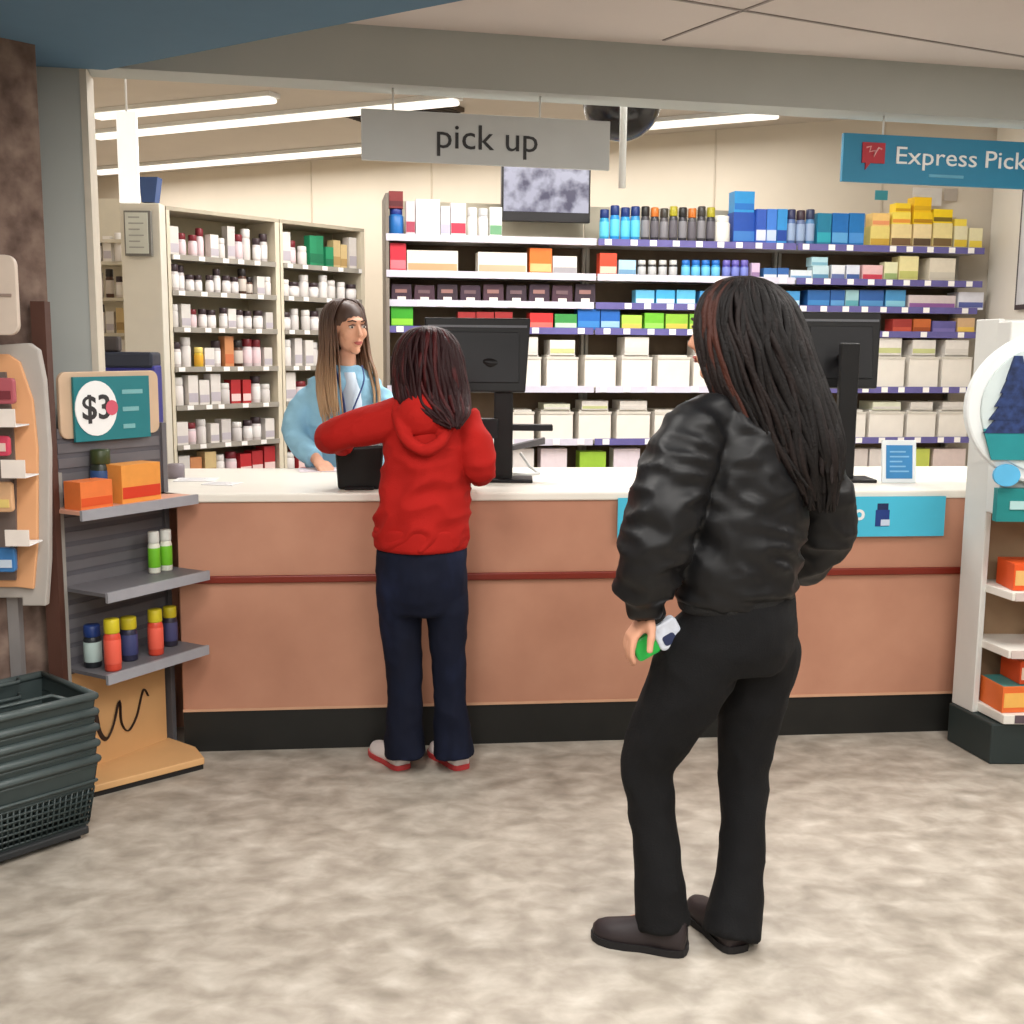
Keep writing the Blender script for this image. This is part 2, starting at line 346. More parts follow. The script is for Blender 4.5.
# payment terminal (black) at the red customer's left
p = Z(356, 490, .985)
pt = thing('payment_terminal', p, 'black payment terminal on the counter under the red customer\'s raised arm', 'payment terminal')
X = Matrix.Translation(p+V((0, .06, 0))) @ Matrix.Rotation(.12, 4, 'Z')
B().prism([(-.075, 0), (.085, 0), (.10, .17), (-.085, .16)], -.05, .03, dark, X).build('housing', pt, .012, 3)
B().box(-.06, .075, .028, .034, .05, .15, scr, X).build('screen', pt)
B().box(-.05, .06, -.07, .05, 0, .012, dark, X).build('foot', pt, .004)
# papers and small items
def paper(px, py, w_, h_, rz, label, c=(232, 230, 232), z=.986, n=1):
    p = Z(px, py, z); X = Matrix.Translation(p) @ Matrix.Rotation(rz, 4, 'Z'); b = B(); b.box(-w_/2, w_/2, -h_/2, h_/2, 0, .003, M(c, .6, var=.03), X)
    gl = M((160, 160, 170), .6)
    for q in range(4): b.box(-w_*.4, w_*(.3-.1*(q % 2)), -h_*.35+q*h_*.2, -h_*.33+q*h_*.2, .003, .0035, gl, X)
    tag(b.build('paper_sheet'), label, 'paper')
paper(196, 480, .16, .12, .1, 'printed paper at the left end of the white counter')
paper(222, 484, .13, .1, -.2, 'printed paper right of the sheet at the counter\'s left end')
paper(322, 470, .2, .16, .2, 'white papers on the counter under the clerk\'s hand', (226, 214, 222))
p = Z(176, 478, .985)
tag(B().lathe([(.0, 0), (.035, 0), (.036, .05), (.03, .058), (.001, .058)], M((132, 122, 128), .4), Matrix.Translation(p), 20).build('tape_roll'), 'grey roll standing on the left end of the white counter', 'tape roll')
# ================================================================= HANGING SIGNS
def hang_sign(xl, xr, yt, yb, s, th, fr, name, label, mat, rods, hz=hz0):
    tl, z1 = fr.at(xl, yt, s); tl2, z0 = fr.at(xl, yb, s); tr, _ = fr.at(xr, yt, s)
    t = thing(name, fr.T((tl+tr)/2, s, z0), label, 'sign')
    B().box(tl, tr, s-th/2, s+th/2, z0, z1, mat, fr.M(0, 0, 0)).build('sign_panel', t, .002)
    for rr in rods:
        q, _ = fr.at(rr, yt, s)
        B().tube([fr.T(q, s, z1-.01), fr.T(q, s, PHC if s > .16 else hz)], .004, white_metal).build('hanging_rod', t)
    return t, tl, tr, z0, z1
gsign = M((196, 200, 200), .5, var=.02, name='grey_sign'); ink = M((52, 52, 54), .5)
t, tl, tr, z0, z1 = hang_sign(361, 610, 108.5, 160, .06, .015, HD, 'pick_up_sign', 'grey hanging sign reading pick up', gsign, (393, 540))
q, _ = HD.at(435, 150, .05)
text('pick up', .128, ink, HD.M(q, .051, z0+.055), t, xscale=1.06)
bsign = M((34, 128, 166), .45, var=.03, name='blue_sign')
t, tl, tr, z0, z1 = hang_sign(843, 1092, 133, 181.5, .06, .02, HD, 'express_pickup_sign', 'blue hanging sign with red emblem reading Express Pickup', bsign, (883, 1060))
q, _ = HD.at(894, 160, .05)
text('Express Pickup', .098, wt, HD.M(q, .048, z0+.078), t, xscale=1.24)
B().box(q+.16, q+.32, .047, .05, z0+.03, z0+.042, M((96, 166, 194), .5), HD.M(0, 0, 0)).build('faint_caption', t)
q, _ = HD.at(873, 155, .05); rd = M((176, 34, 50), .45)
X = HD.M(q, 0, z0)
b = B(); b.prism([(-.05, .155), (.05, .155), (.05, .075), (-.012, .075), (-.034, .048), (-.034, .075), (-.05, .075)], .044, .05, rd, X); b.build('emblem', t)
b = B()
b.tube([X @ V((u0, .043, v0)) for u0, v0 in ((-.034, .134), (-.014, .14), (-.02, .118), (.004, .124), (-.002, .10), (.02, .136), (.034, .13))], .0035, M((240, 180, 184), .5), n=6)
b.build('emblem_line', t)
# thin white suspended pole and white hanging panel in the pharmacy
p = U(622, 188, 5.2); tag(B().tube([(p.x, p.y, p.z), (p.x+.0, p.y, PHC)], .016, white_metal, n=12).build('ceiling_pole'), 'thin white pole hanging from the ceiling in front of the black dome', 'pole')
p0 = U(120, 203, 5.6); p1 = U(140, 203, 5.6); zt = U(128, 112, 5.6).z
t = thing('hanging_banner', ((p0.x+p1.x)/2, 5.6, p0.z), 'bright white lit narrow banner hanging above the grey framed notice', 'banner')
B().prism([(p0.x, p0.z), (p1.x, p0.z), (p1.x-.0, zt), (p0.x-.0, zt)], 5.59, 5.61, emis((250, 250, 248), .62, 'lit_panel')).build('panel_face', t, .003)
B().tube([((p0.x+p1.x)/2, 5.6, zt-.02), ((p0.x+p1.x)/2, 5.6, PHC)], .005, white_metal).build('hanging_rod', t)
# ================================================================= PHARMACY LEFT: panel, notice, rack
pl0 = U(127, 400, 6.0); pl1 = U(166, 400, 6.0); ztop = U(150, 203, 6.0).z
pan = thing('end_panel', ((pl0.x+pl1.x)/2, 6.1, 0), 'cream end panel standing left of the pill shelves, notice mounted on it', 'panel')
B().box(pl0.x, pl1.x, 6.0, 6.1, 0, ztop, M((214, 208, 194), .6, var=.02)).build('board', pan, .004)
p0 = U(126, 256, 5.985); p1 = U(151, 211, 5.985)
t = thing('framed_notice', ((p0.x+p1.x)/2, 5.985, p0.z), 'grey framed notice mounted on the cream end panel', 'notice')
B().box(p0.x, p1.x, 5.97, 5.998, p0.z, p1.z, M((112, 110, 104), .5)).build('frame', t, .002)
b = B(); b.box(p0.x+.008, p1.x-.014, 5.966, 5.97, p0.z+.012, p1.z-.01, M((196, 198, 188), .5))
for q in range(6): b.box(p0.x+.025, p1.x-.035-(q % 2)*.02, 5.9645, 5.966, p0.z+.04+q*.03, p0.z+.046+q*.03, M((150, 150, 145), .6))
b.build('sheet', t)
p0 = U(144, 203, 6.05); p1 = U(160, 178, 6.05)
tag(B().prism([(p0.x, p0.z+.0), (p1.x-.02, p0.z), (p1.x, p1.z), (p0.x-.01, p1.z)], 6.01, 6.09, M((56, 82, 132), .5)).build('blue_binder'), 'dark blue binder standing on top of the cream end panel', 'binder')
# narrow rack left of the panel
rk = thing('wall_rack', U(110, 400, 6.6)*1, 'narrow cream rack of small medicines between grey column and end panel', 'rack'); rk.location.z = 0
r0 = U(92, 300, 6.6); r1 = U(127, 300, 6.6); rkz = []
cream = M((206, 198, 180), .55, var=.03)
B().box(r0.x, r1.x, 6.72, 6.74, 0, 2.35, cream).build('back_panel', rk)
for yy in (240, 262, 298, 333, 368, 402, 436):
    z = U(110, yy, 6.6).z; rkz.append(z); B().box(r0.x, r1.x, 6.55, 6.72, z-.018, z, cream).build('shelf', rk)
# ================================================================= PRODUCT BUILDERS
ORD = ['first', 'second', 'third', 'fourth', 'fifth', 'sixth', 'seventh', 'eighth', 'ninth', 'tenth', 'eleventh', 'twelfth', 'thirteenth', 'fourteenth', 'fifteenth', 'sixteenth', 'seventeenth', 'eighteenth', 'nineteenth', 'twentieth']
def od(i): return ORD[i] if i < 20 else ('twenty-'+ORD[i-20] if i < 29 else (['thirtieth']+['thirty-'+o for o in ORD[:9]])[i-29] if i < 39 else 'fortieth' if i == 39 else 'forty-'+ORD[i-40])
CN = {}
def col(c):
    return c
def box_prod(X, w_, d_, h_, c, band=None, spots=True, tilt=0):
    b = B(); m = M(c, .45, var=.04, scale=30)
    b.box(-w_/2, w_/2, 0, d_, 0, h_, m, X)
    o = B(); any_ = False
    if band:
        bm_ = M(band, .45, var=.03)
        o.box(-w_/2*.96, w_/2*.96, -.0015, 0, h_*.12, h_*.42, bm_, X); any_ = True
    return b, (o if any_ else None)
def bottle_prod(X, w_, h_, c, cap, label=None, d=None):
    r = w_/2; b = B(); m = M(c, .35, var=.05)
    b.lathe([(r*.92, 0), (r, h_*.03), (r, h_*.66), (r*.86, h_*.72), (r*.8, h_*.75)], m, X, 14)
    k = B(); k.lathe([(r*.9, h_*.73), (r*.95, h_*.75), (r*.93, h_*.98), (r*.85, h_)], M(cap, .4, var=.05), X, 12)
    l = None
    if label: l = B(); l.lathe([(r*1.01, h_*.14), (r*1.03, h_*.15), (r*1.03, h_*.6), (r*1.01, h_*.61)], M(label, .5, var=.04), X, 14)
    return b, k, l
def place(kind, X, w_, d_, h_, c, c2, label, cat, group, root=None, c3=None):
    nm = {'box': 'product_box', 'bottle': 'product_bottle', 'bin': 'storage_bin', 'pouch': 'product_pouch', 'jar': 'product_jar', 'tub': 'product_jar'}[kind]
    loc = X.to_translation()
    if kind == 'box':
        b, o = box_prod(X, w_, d_, h_, c, c2)
        if o is None: return tag(b.build(nm), label, cat, group)
        t = thing(nm, loc, label, cat, group); b.build('carton', t); o.build('printed_front', t); return t
    if kind == 'bottle':
        b, k, l = bottle_prod(X @ Matrix.Translation((0, w_/2, 0)), w_, h_, c, c2, c3)
        t = thing(nm, loc, label, cat, group); b.build('bottle_body', t); k.build('cap', t)
        if l: l.build('paper_label', t)
        return t
    if kind == 'jar':
        r = w_/2; Y = X @ Matrix.Translation((0, r, 0)); t = thing(nm, loc, label, cat, group)
        B().lathe([(r*.9, 0), (r, h_*.05), (r, h_*.72), (r*.8, h_*.8)], M(c, .35, var=.05), Y, 16).build('jar_body', t)
        B().lathe([(r*.84, h_*.79), (r*.86, h_*.8), (r*.86, h_*.98), (r*.8, h_)], M(c2, .4), Y, 16).build('lid', t); return t
    if kind == 'pouch':
        b = B(); b.prism([(-w_/2, 0), (w_/2, 0), (w_/2*.94, h_), (-w_/2*.94, h_)], 0, .02, M(c, .4, var=.1, scale=30), X)
        t = thing(nm, loc, label, cat, group); b.build('pouch_body', t, .004)
        k = B(); k.box(-w_*.2, w_*.2, -.006, 0, h_*.02, h_*.28, M(c2, .5, var=.05), X); k.box(-w_*.3, w_*.25, -.004, 0, h_*.5, h_*.7, M(c3 or c2, .5, var=.05), X); k.build('price_card', t); return t
    if kind == 'bin':
        t = thing(nm, loc, label, cat, group); m = M(c, .6, var=.03)
        b = B(); th = .006
        b.box(-w_/2, w_/2, 0, th, 0, h_, m, X); b.box(-w_/2, w_/2, d_-th, d_, 0, h_, m, X)
        b.box(-w_/2, -w_/2+th, th, d_-th, 0, h_, m, X); b.box(w_/2-th, w_/2, th, d_-th, 0, h_, m, X); b.box(-w_/2, w_/2, 0, d_, 0, th, m, X)
        b.build('bin_body', t)
        B().box(-w_/2-.003, w_/2+.003, -.004, .006, h_-.014, h_, M((206, 200, 188), .6), X).build('rim', t)
        B().box(-w_/2+.01, w_/2-.01, .03, d_-.02, h_*.5, h_+.012, M((224, 218, 208), .7, var=.05, scale=40), X).build('packed_bags', t)
        return t
# ================================================================= BACK SHELVING
ends = [-.793, .526, 1.845, 3.163]; shz = [2.19, 1.974, 1.80, 1.64, 1.275, .94, .60]
shn = ['top', 'second', 'third', 'fourth', 'fifth', 'sixth', 'lowest']
sbk = M((186, 178, 158), .6, var=.03, name='shelf_back'); sdk = M((112, 94, 74), .7, var=.1); shm = M((200, 194, 186), .5, var=.03)
purple = M((98, 92, 150), .5, var=.08, name='purple_strip'); lav = M((206, 202, 216), .5, var=.04); tagw = M((244, 240, 236), .5, var=.01)
names = ['left', 'middle', 'right']
K = SH.M(0, 0, 0)
for i in range(3):
    a, e = ends[i]+.004, ends[i+1]-.004
    t = thing('shelving_unit', SH.T((a+e)/2, .2, 0), ['left unit of the long back-wall shelving, white bags and flat cartons on it', 'middle unit of the long back-wall shelving, blue bottles on its top shelf', 'right unit of the long back-wall shelving, yellow cartons on its top shelf'][i], 'shelving')
    B().box(a, e, .37, .39, 1.0, 2.44, sbk, K).build('back_panel', t)
    B().box(a+.02, e-.02, .355, .37, .05, 2.18, sdk, K).build('pegboard', t)
    for x in (a, e-.02): B().box(x, x+.02, .0 if (x == a and i == 0) else .3, .39, 0, 2.44 if i == 0 and x == a else 2.2, M((168, 162, 150), .5) if not (i == 0 and x == a) else M((128, 118, 108), .6), K).build('upright', t)
    B().box(a, e, .0, .37, 0, .08, shm, K).build('plinth', t)
    for j, z in enumerate(shz):
        dd = 0 if j in (0, 1, 4, 5, 6) else .04
        s_ = B().box(a+.002, e-.002, .0+dd, .36, z-.022, z, shm, K).build('shelf', t)
        b = B(); b.box(a+.002, e-.002, -.008+dd, 0+dd, z-.03, z+.012, (lav if (i == 0 or (i == 1 and j in (1, 4))) and j != 3 else purple), K)
        for k in range(9):
            if random.random() < (.9 if i else .6): x = a+.07+k*.143+random.uniform(-.02, .02); b.box(x-.022, x+.022, -.011+dd, -.008+dd, z-.026, z+.009, tagw, K)
        b.build('price_strip', s_)
cnt = {}
def put(j, x0, x1, yt, kind, c, c2=None, look='', s=.03, dep=None, c3=None, base=None, cat=None, z=None):
    zz = shz[j] if base is None else base
    ta, zt = SH.at(x0, yt, s); tb_, _ = SH.at(x1, yt, s); tm = (ta+tb_)/2; w_ = tb_-ta
    h_ = max(.02, zt-zz); d_ = dep or min(.2, max(.05, w_*.8))
    i = 0 if tm < ends[1] else 1 if tm < ends[2] else 2
    k = (j, i, look); cnt.setdefault(k, []).append(1)
    REG.append((k, tm, place(kind, SH.M(tm, s, zz+.0006), w_, d_, h_, c, c2, look, cat or {'box': 'box', 'bottle': 'bottle', 'bin': 'bin', 'pouch': 'pouch', 'jar': 'jar'}[kind], '', c3=c3)))
    return zz+h_
REG = []
W_ = (236, 232, 230)
# top shelf
z = put(0, 389, 404, 208, 'jar', (42, 112, 184), (42, 60, 140), 'round blue jar'); put(0, 389, 403, 191, 'box', (128, 40, 40), (90, 24, 30), 'dark red carton standing on the blue jar', base=z)
put(0, 406, 415, 201, 'box', (226, 200, 204), (170, 70, 90), 'narrow pink carton')
put(0, 416, 440, 199, 'box', (240, 240, 238), (226, 226, 236), 'wide white pack'); put(0, 441, 450, 206, 'box', (230, 226, 232), (188, 184, 210), 'small white carton')
put(0, 451, 466, 203, 'box', (236, 230, 230), (196, 58, 80), 'white carton with a red mark'); put(0, 468, 478, 207, 'bottle', W_, (226, 226, 226), 'white bottle with a white cap')
put(0, 479, 489, 208, 'bottle', W_, (210, 210, 210), 'white bottle with a white cap'); put(0, 490, 502, 207, 'box', (236, 238, 232), (110, 160, 120), 'white carton with a green mark')
for k, x in enumerate((601, 611.5, 622, 632)): put(0, x, x+9.5, [209, 205, 207, 206][k], 'bottle', [(40, 150, 196), (34, 140, 212), (44, 150, 216), (52, 140, 196)][k], (22, 48, 110), 'bright blue bottle with a navy cap', c3=(96, 196, 226))
for k in range(8):
    x = 642.5+k*9.4; put(0, x, x+8.6, 206+(k % 3), 'bottle', [(60, 58, 62), (46, 44, 50), (78, 74, 76)][k % 3], [(34, 32, 30), (200, 110, 40), (60, 56, 50), (170, 160, 40)][k % 4], 'dark grey bottle', c3=[(128, 126, 130), (96, 92, 98)][k % 2])
put(0, 716, 733, 215, 'jar', (236, 232, 220), (240, 238, 230), 'white jar with a yellow mark'); z = put(0, 734, 756, 212, 'box', (26, 74, 164), (60, 120, 190), 'deep blue carton', s=.06)
put(0, 735, 755, 191, 'box', (38, 142, 206), (30, 110, 190), 'bright blue carton stacked on the deep blue carton', s=.06, base=z)
for k, x in enumerate((757, 767.5, 778)): put(0, x, x+9.8, 209, 'box', [(44, 84, 176), (60, 120, 206), (48, 140, 206)][k], [(210, 216, 240), (190, 206, 240), (28, 66, 150)][k], 'blue and white carton')
for k, x in enumerate((789, 798.5, 808)): put(0, x, x+8.8, 209+(k % 2), 'bottle', [(84, 110, 160), (96, 112, 150), (80, 130, 176)][k], [(52, 54, 90), (60, 44, 54), (52, 60, 90)][k], 'grey-blue bottle', c3=(150, 170, 200))
put(0, 818, 832, 213, 'box', (24, 118, 150), (40, 160, 176), 'teal carton'); put(0, 833, 849, 213, 'box', (22, 104, 176), (90, 160, 210), 'wide blue carton'); put(0, 850, 865, 213, 'box', (24, 112, 180), (70, 140, 206), 'wide blue carton')
zz = []
for k, (x0, x1) in enumerate(((871, 890), (892, 912), (914, 932), (934, 953), (955, 968), (970, 983))):
    zz.append(put(0, x0, x1, [226, 224, 224, 223, 226, 228][k], 'box', [(226, 206, 120), (230, 208, 150), (232, 210, 160), (232, 214, 150), (226, 218, 180), (230, 222, 180)][k], [(200, 160, 60), (120, 90, 60), (90, 70, 50), (120, 96, 60), (220, 190, 60), (236, 210, 80)][k], 'cream and brown carton, bottom of its pile'))
put(0, 873, 890, 213, 'box', (236, 196, 120), (230, 150, 100), 'pale orange carton lying on a cream carton', base=zz[0]); z = put(0, 893, 911, 212, 'box', (240, 216, 90), (230, 150, 60), 'light yellow carton on a cream carton', base=zz[1])
put(0, 896, 911, 203, 'box', (242, 206, 40), (200, 150, 20), 'small yellow carton at the top of the pile', base=z)
z = put(0, 914, 933, 212, 'box', (236, 196, 24), (180, 130, 10), 'bright yellow carton in the yellow pile', base=zz[2]); put(0, 915, 932, 197, 'box', (238, 190, 14), (214, 168, 20), 'bright yellow carton topmost in the yellow pile', base=z)
put(0, 934, 953, 209, 'box', (240, 206, 30), (120, 100, 30), 'bright yellow carton right of the yellow pile', base=zz[3]); put(0, 955, 967, 219, 'box', (240, 214, 80), None, 'flat yellow carton on a cream carton', base=zz[4])
# second shelf
put(1, 390, 406, 243, 'box', (206, 44, 62), (240, 120, 130), 'red carton'); put(1, 407, 458, 250, 'box', (226, 218, 206), (226, 160, 120), 'long white carton printed with orange', dep=.12)
put(1, 478, 527, 252, 'box', (226, 218, 206), (226, 170, 140), 'long white carton printed with pale orange', dep=.12); put(1, 530, 552, 248, 'box', (226, 112, 44), (250, 180, 120), 'orange carton')
put(1, 553, 577, 256, 'box', (228, 220, 210), (160, 156, 160), 'short white carton'); put(1, 600, 617, 253, 'box', (206, 70, 44), (240, 190, 170), 'orange-red carton')
put(1, 619, 636, 260, 'box', (170, 206, 226), (110, 150, 180), 'pale blue carton')
for k in range(4): x = 639+k*10.5; put(1, x, x+8, 260, 'bottle', (44, 42, 44), (200, 200, 196), 'small black bottle with a pale cap', c3=(190, 190, 190))
for k in range(4): x = 683+k*10; put(1, x, x+8.5, 260, 'bottle', (60, 150, 206), (40, 110, 190), 'small light blue bottle', c3=(110, 190, 226))
for k in range(3): x = 724+k*9; put(1, x, x+8, 260, 'bottle', (70, 66, 150), (110, 100, 180), 'small violet bottle', c3=(120, 130, 200))
put(1, 752, 760, 263, 'box', (206, 180, 206), (150, 120, 160), 'narrow pink carton'); put(1, 764, 777, 268, 'box', (60, 110, 170), (226, 230, 236), 'blue and white carton'); put(1, 778, 789, 268, 'box', (50, 96, 160), (226, 230, 236), 'blue and white carton')
z = put(1, 791, 812, 270, 'box', (214, 222, 226), (120, 160, 200), 'white carton with blue print'); z = put(1, 813, 829, 266, 'box', (190, 214, 220), (90, 140, 170), 'pale blue carton'); put(1, 812, 828, 257, 'box', (170, 206, 214), (120, 170, 190), 'pale blue carton lying on another', base=z)
put(1, 832, 845, 265, 'box', (222, 224, 228), (96, 110, 160), 'white carton with navy print'); put(1, 847, 860, 265, 'box', (214, 218, 230), (60, 90, 150), 'white carton with navy print')
put(1, 863, 883, 265, 'box', (224, 180, 180), (196, 60, 80), 'pink and red carton'); put(1, 885, 898, 262, 'box', (222, 220, 180), (150, 170, 110), 'pale green carton'); put(1, 900, 919, 256, 'box', (230, 218, 160), (190, 190, 110), 'pale yellow carton')
put(1, 930, 956, 258, 'box', (220, 210, 190), (204, 196, 180), 'square cream carton')
# third shelf
for k in range(9):
    x = 391+k*23.0; put(2, x, x+21, 284+(k % 2), 'pouch', [(64, 46, 60), (74, 50, 62), (58, 44, 54)][k % 3], (230, 220, 214), 'dark purple pouch with a white price card', c3=[(150, 110, 104), (110, 86, 90)][k % 2], s=.05)
for k in range(3): x = 636+k*20.5; put(2, x, x+18.5, 290, 'box', [(96, 176, 216), (70, 170, 220), (90, 180, 220)][k], (206, 230, 240), 'light blue carton', s=.05)
for k, (x0, x1) in enumerate(((700, 720), (722, 742), (760, 780), (782, 800))): put(2, x0, x1, 291, 'box', (70, 150, 206), (190, 220, 236), 'light blue carton', s=.05)
for k, (x0, x1) in enumerate(((808, 830), (831, 845), (846, 859), (860, 884), (886, 906))): put(2, x0, x1, 290, 'box', [(40, 96, 160), (40, 90, 156), (150, 190, 196), (44, 90, 156), (70, 140, 190)][k], [(60, 130, 190), (90, 150, 200), (90, 160, 170), (80, 140, 190), (130, 190, 210)][k], 'blue carton' if k != 2 else 'pale teal carton', s=.05)
put(2, 909, 956, 295, 'box', (206, 192, 190), (140, 90, 150), 'long pale carton with a purple flower print', s=.05); put(2, 959, 984, 292, 'box', (220, 220, 228), (90, 100, 160), 'white carton with navy print', s=.05)
# fourth shelf
put(3, 391, 413, 306, 'box', (60, 160, 40), (140, 206, 60), 'bright green carton', s=.05)
for k in range(3): x = 458+k*18.5; put(3, x, x+17.5, 312, 'box', (150, 40, 40), (226, 180, 90), 'flat red and yellow carton', s=.05)
for k, (x0, x1, yt, c1, c2, nm) in enumerate(((530, 553, 313, (206, 50, 50), (240, 110, 100), 'red carton'), (555, 577, 314, (60, 140, 70), (190, 220, 190), 'green carton'), (578, 600, 309, (30, 100, 180), (60, 130, 196), 'blue carton'), (601, 620, 309, (34, 96, 176), (150, 190, 226), 'blue carton'), (622, 642, 315, (170, 206, 80), (214, 190, 90), 'lime carton'), (645, 664, 313, (110, 186, 50), (150, 210, 90), 'lime carton'), (666, 688, 314, (140, 190, 60), (206, 190, 80), 'lime carton'), (690, 700, 314, (120, 180, 60), (190, 200, 90), 'lime carton'), (893, 912, 319, (150, 50, 44), (190, 80, 60), 'dark red carton'), (914, 931, 319, (190, 100, 50), (150, 70, 30), 'brown carton'), (933, 956, 321, (96, 90, 150), (120, 110, 170), 'purple carton'), (958, 975, 318, (206, 170, 130), (230, 190, 90), 'tan carton'))):
    put(3, x0, x1, yt, 'box', c1, c2, nm, s=.05)
# bins on the lower shelves
for j, row in ((4, [(393, 418, 0), (519, 541, 1), (547, 578, 1), (585, 616, 0), (622, 652, 1), (658, 690, 0), (694, 724, 1), (730, 760, 0), (766, 790, 1), (800, 830, 0), (838, 868, 1), (874, 905, 1), (910, 939, 1), (943, 972, 1)]),
               (5, [(393, 418, 0), (513, 534, 0), (541, 573, 1), (579, 611, 1), (617, 650, 1), (655, 686, 0), (692, 722, 1), (728, 758, 0), (800, 830, 1), (841, 866, 0), (870, 904, 1), (908, 936, 1), (940, 968, 1)])):
    for x0, x1, st in row:
        z = put(j, x0, x1, 357 if j == 4 else 412, 'bin', (228, 222, 212), None, 'white open bin of prescription bags', dep=.26)
        if st: put(j, x0+3, x1-3, (337 if j == 4 else 401)+random.choice((0, 1, 3)), 'box', random.choice([(226, 220, 212), (220, 214, 206), (218, 220, 196)]), random.choice([(214, 208, 200), (196, 200, 140)]), 'white carton lying on top of a bin', base=z+.013, s=.05, dep=.2)
for k, (x0, x1) in enumerate(((393, 412), (513, 534), (541, 567), (580, 606), (614, 640), (652, 676), (846, 868), (870, 882), (916, 930), (934, 966))):
    put(6, x0, x1, 449 if k != 3 else 452, 'box', [(224, 218, 214), (220, 214, 210), (224, 210, 214), (150, 190, 60), (220, 208, 216), (226, 220, 216), (206, 196, 190), (214, 206, 200), (190, 200, 90), (214, 196, 190)][k], (206, 198, 200), 'tall pale carton behind the counter' if k not in (3, 8) else 'tall lime green carton behind the counter', dep=.12)
def finish(reg, cnt, shelfname):
    byk = {}
    for k, tm, o in reg: byk.setdefault(k, []).append((tm, o))
    for k, lst in byk.items():
        lst.sort(key=lambda q: q[0]); where = shelfname(k)
        for i, (tm, o) in enumerate(lst):
            o['label'] = k[2]+((', '+od(i)+' from left') if len(lst) > 1 else '')+', '+where
            o['group'] = 'goods on the '+where
finish(REG, cnt, lambda k: '%s shelf, %s unit' % (shn[k[0]], names[k[1]]))
# wall TV above the top shelf
ta, z1 = SH.at(502, 164, .2); tb_, z0 = SH.at(590, 223, .2)
t = thing('wall_screen', SH.T((ta+tb_)/2, .2, z0), 'wall screen showing grey camera pictures below the pick up sign', 'screen')
K = SH.M(0, 0, 0)
B().box(ta, tb_, .2, .25, z0, z1, M((30, 26, 28), .4), K).build('housing', t, .004)
B().box((ta+tb_)/2-.05, (ta+tb_)/2+.05, .25, .37, z0+.1, z1-.1, dark, K).build('wall_bracket', t)
sm = bpy.data.materials.new('screen_picture'); sm.use_nodes = True; nt = sm.node_tree; bs = nt.nodes['Principled BSDF']
tc = nt.nodes.new('ShaderNodeTexCoord'); n = nt.nodes.new('ShaderNodeTexNoise'); n.inputs['Scale'].default_value = 9; n.inputs['Detail'].default_value = 3
r = nt.nodes.new('ShaderNodeValToRGB'); e = r.color_ramp.elements; e[0].position = .38; e[0].color = lin((84, 78, 112))+(1,); e[1].position = .6; e[1].color = lin((214, 212, 232))+(1,)
nt.links.new(tc.outputs['Object'], n.inputs[0]); nt.links.new(n.outputs[0], r.inputs[0]); nt.links.new(r.outputs[0], bs.inputs['Emission Color']); bs.inputs['Emission Strength'].default_value = .75
bs.inputs['Base Color'].default_value = (.02, .02, .02, 1); bs.inputs['Roughness'].default_value = .3
B().box(ta+.012, tb_-.012, .196, .2, z0+.06, z1-.012, sm, K).build('picture', t)
# small hanging shelf talkers above the top shelf, right
for k, (x0, x1, y0, y1, c_) in enumerate(((880, 892, 189, 199, (70, 160, 176)), (918, 946, 186, 205, (232, 228, 224)), (950, 962, 187, 200, (196, 186, 176)), (971, 983, 187, 197, (30, 150, 140)))):
    a_t, za = SH.at(x0, y0, .3); b_t, zb = SH.at(x1, y1, .3)
    tag(B().box(a_t, b_t, .362, .369, zb, za, M(c_, .5), K).build('sign_card'), ['pale teal', 'white', 'beige', 'green'][k]+' little card fixed to the shelving back above yellow cartons', 'card')
# dark picture frame on the right wall
t0, z0 = rw.at(1019, 310, .0); t1 = t0+.5; _, z1 = rw.at(1019, 190, 0)
t = thing('framed_poster', rw.T(t0+.25, -.01, z0), 'dark framed poster on the white wall at the right edge', 'poster')
B().box(t0, t1, -.03, -.001, z0, z1, M((60, 50, 50), .5), rw.M(0, 0, 0)).build('frame', t)
B().box(t0+.03, t1-.03, -.033, -.03, z0+.03, z1-.03, M((200, 200, 200), .5), rw.M(0, 0, 0)).build('print', t)
# ================================================================= PILL BAYS
bw = [(0, .75), (.756, 1.42)]; K = DB.M(0, 0, 0); REG = []
yl = [255, 291, 328, 368, 407, 447]; bz = [DB.at(170, y)[1] for y in yl]; bz += [bz[-1]-.2]
ztop = DB.at(168, 210)[1]
bayname = ['left pill bay', 'right pill bay']
cr = M((216, 206, 184), .5, var=.03, name='cream_bay'); crd = M((178, 168, 140), .65, var=.05)
for i, (a, e) in enumerate(bw):
    t = thing('pill_shelving', DB.T((a+e)/2, .15, 0), ['cream pill shelving bay beside the cream end panel, packed with bottles', 'cream pill shelving bay behind the clerk, packed with bottles'][i], 'shelving')
    B().box(a, e, .26, .28, 0, ztop, crd, K).build('back_panel', t)
    B().box(a, a+.02, .0, .26, 0, ztop, cr, K).build('side_panel', t); B().box(e-.03, e, .0, .26, 0, ztop, cr, K).build('side_panel', t)
    B().box(a, e, .0, .27, ztop, ztop+.02, M((176, 166, 146), .6), K).build('top_panel', t)
    for j, z in enumerate(bz):
        s_ = B().box(a+.02, e-.03, .0, .26, z-.014, z, M((170, 162, 148), .5), K).build('shelf', t)
        b = B(); b.box(a+.02, e-.03, -.006, 0, z-.022, z+.006, M((150, 144, 134), .5, var=.1), K)
        for q in range(5): x = a+.08+q*.13+random.uniform(-.03, .03); b.box(x-.02, min(x+.02, e-.03), -.008, -.006, z-.02, z+.004, tagw, K)
        b.build('price_strip', s_)
rnd = random.Random(11)
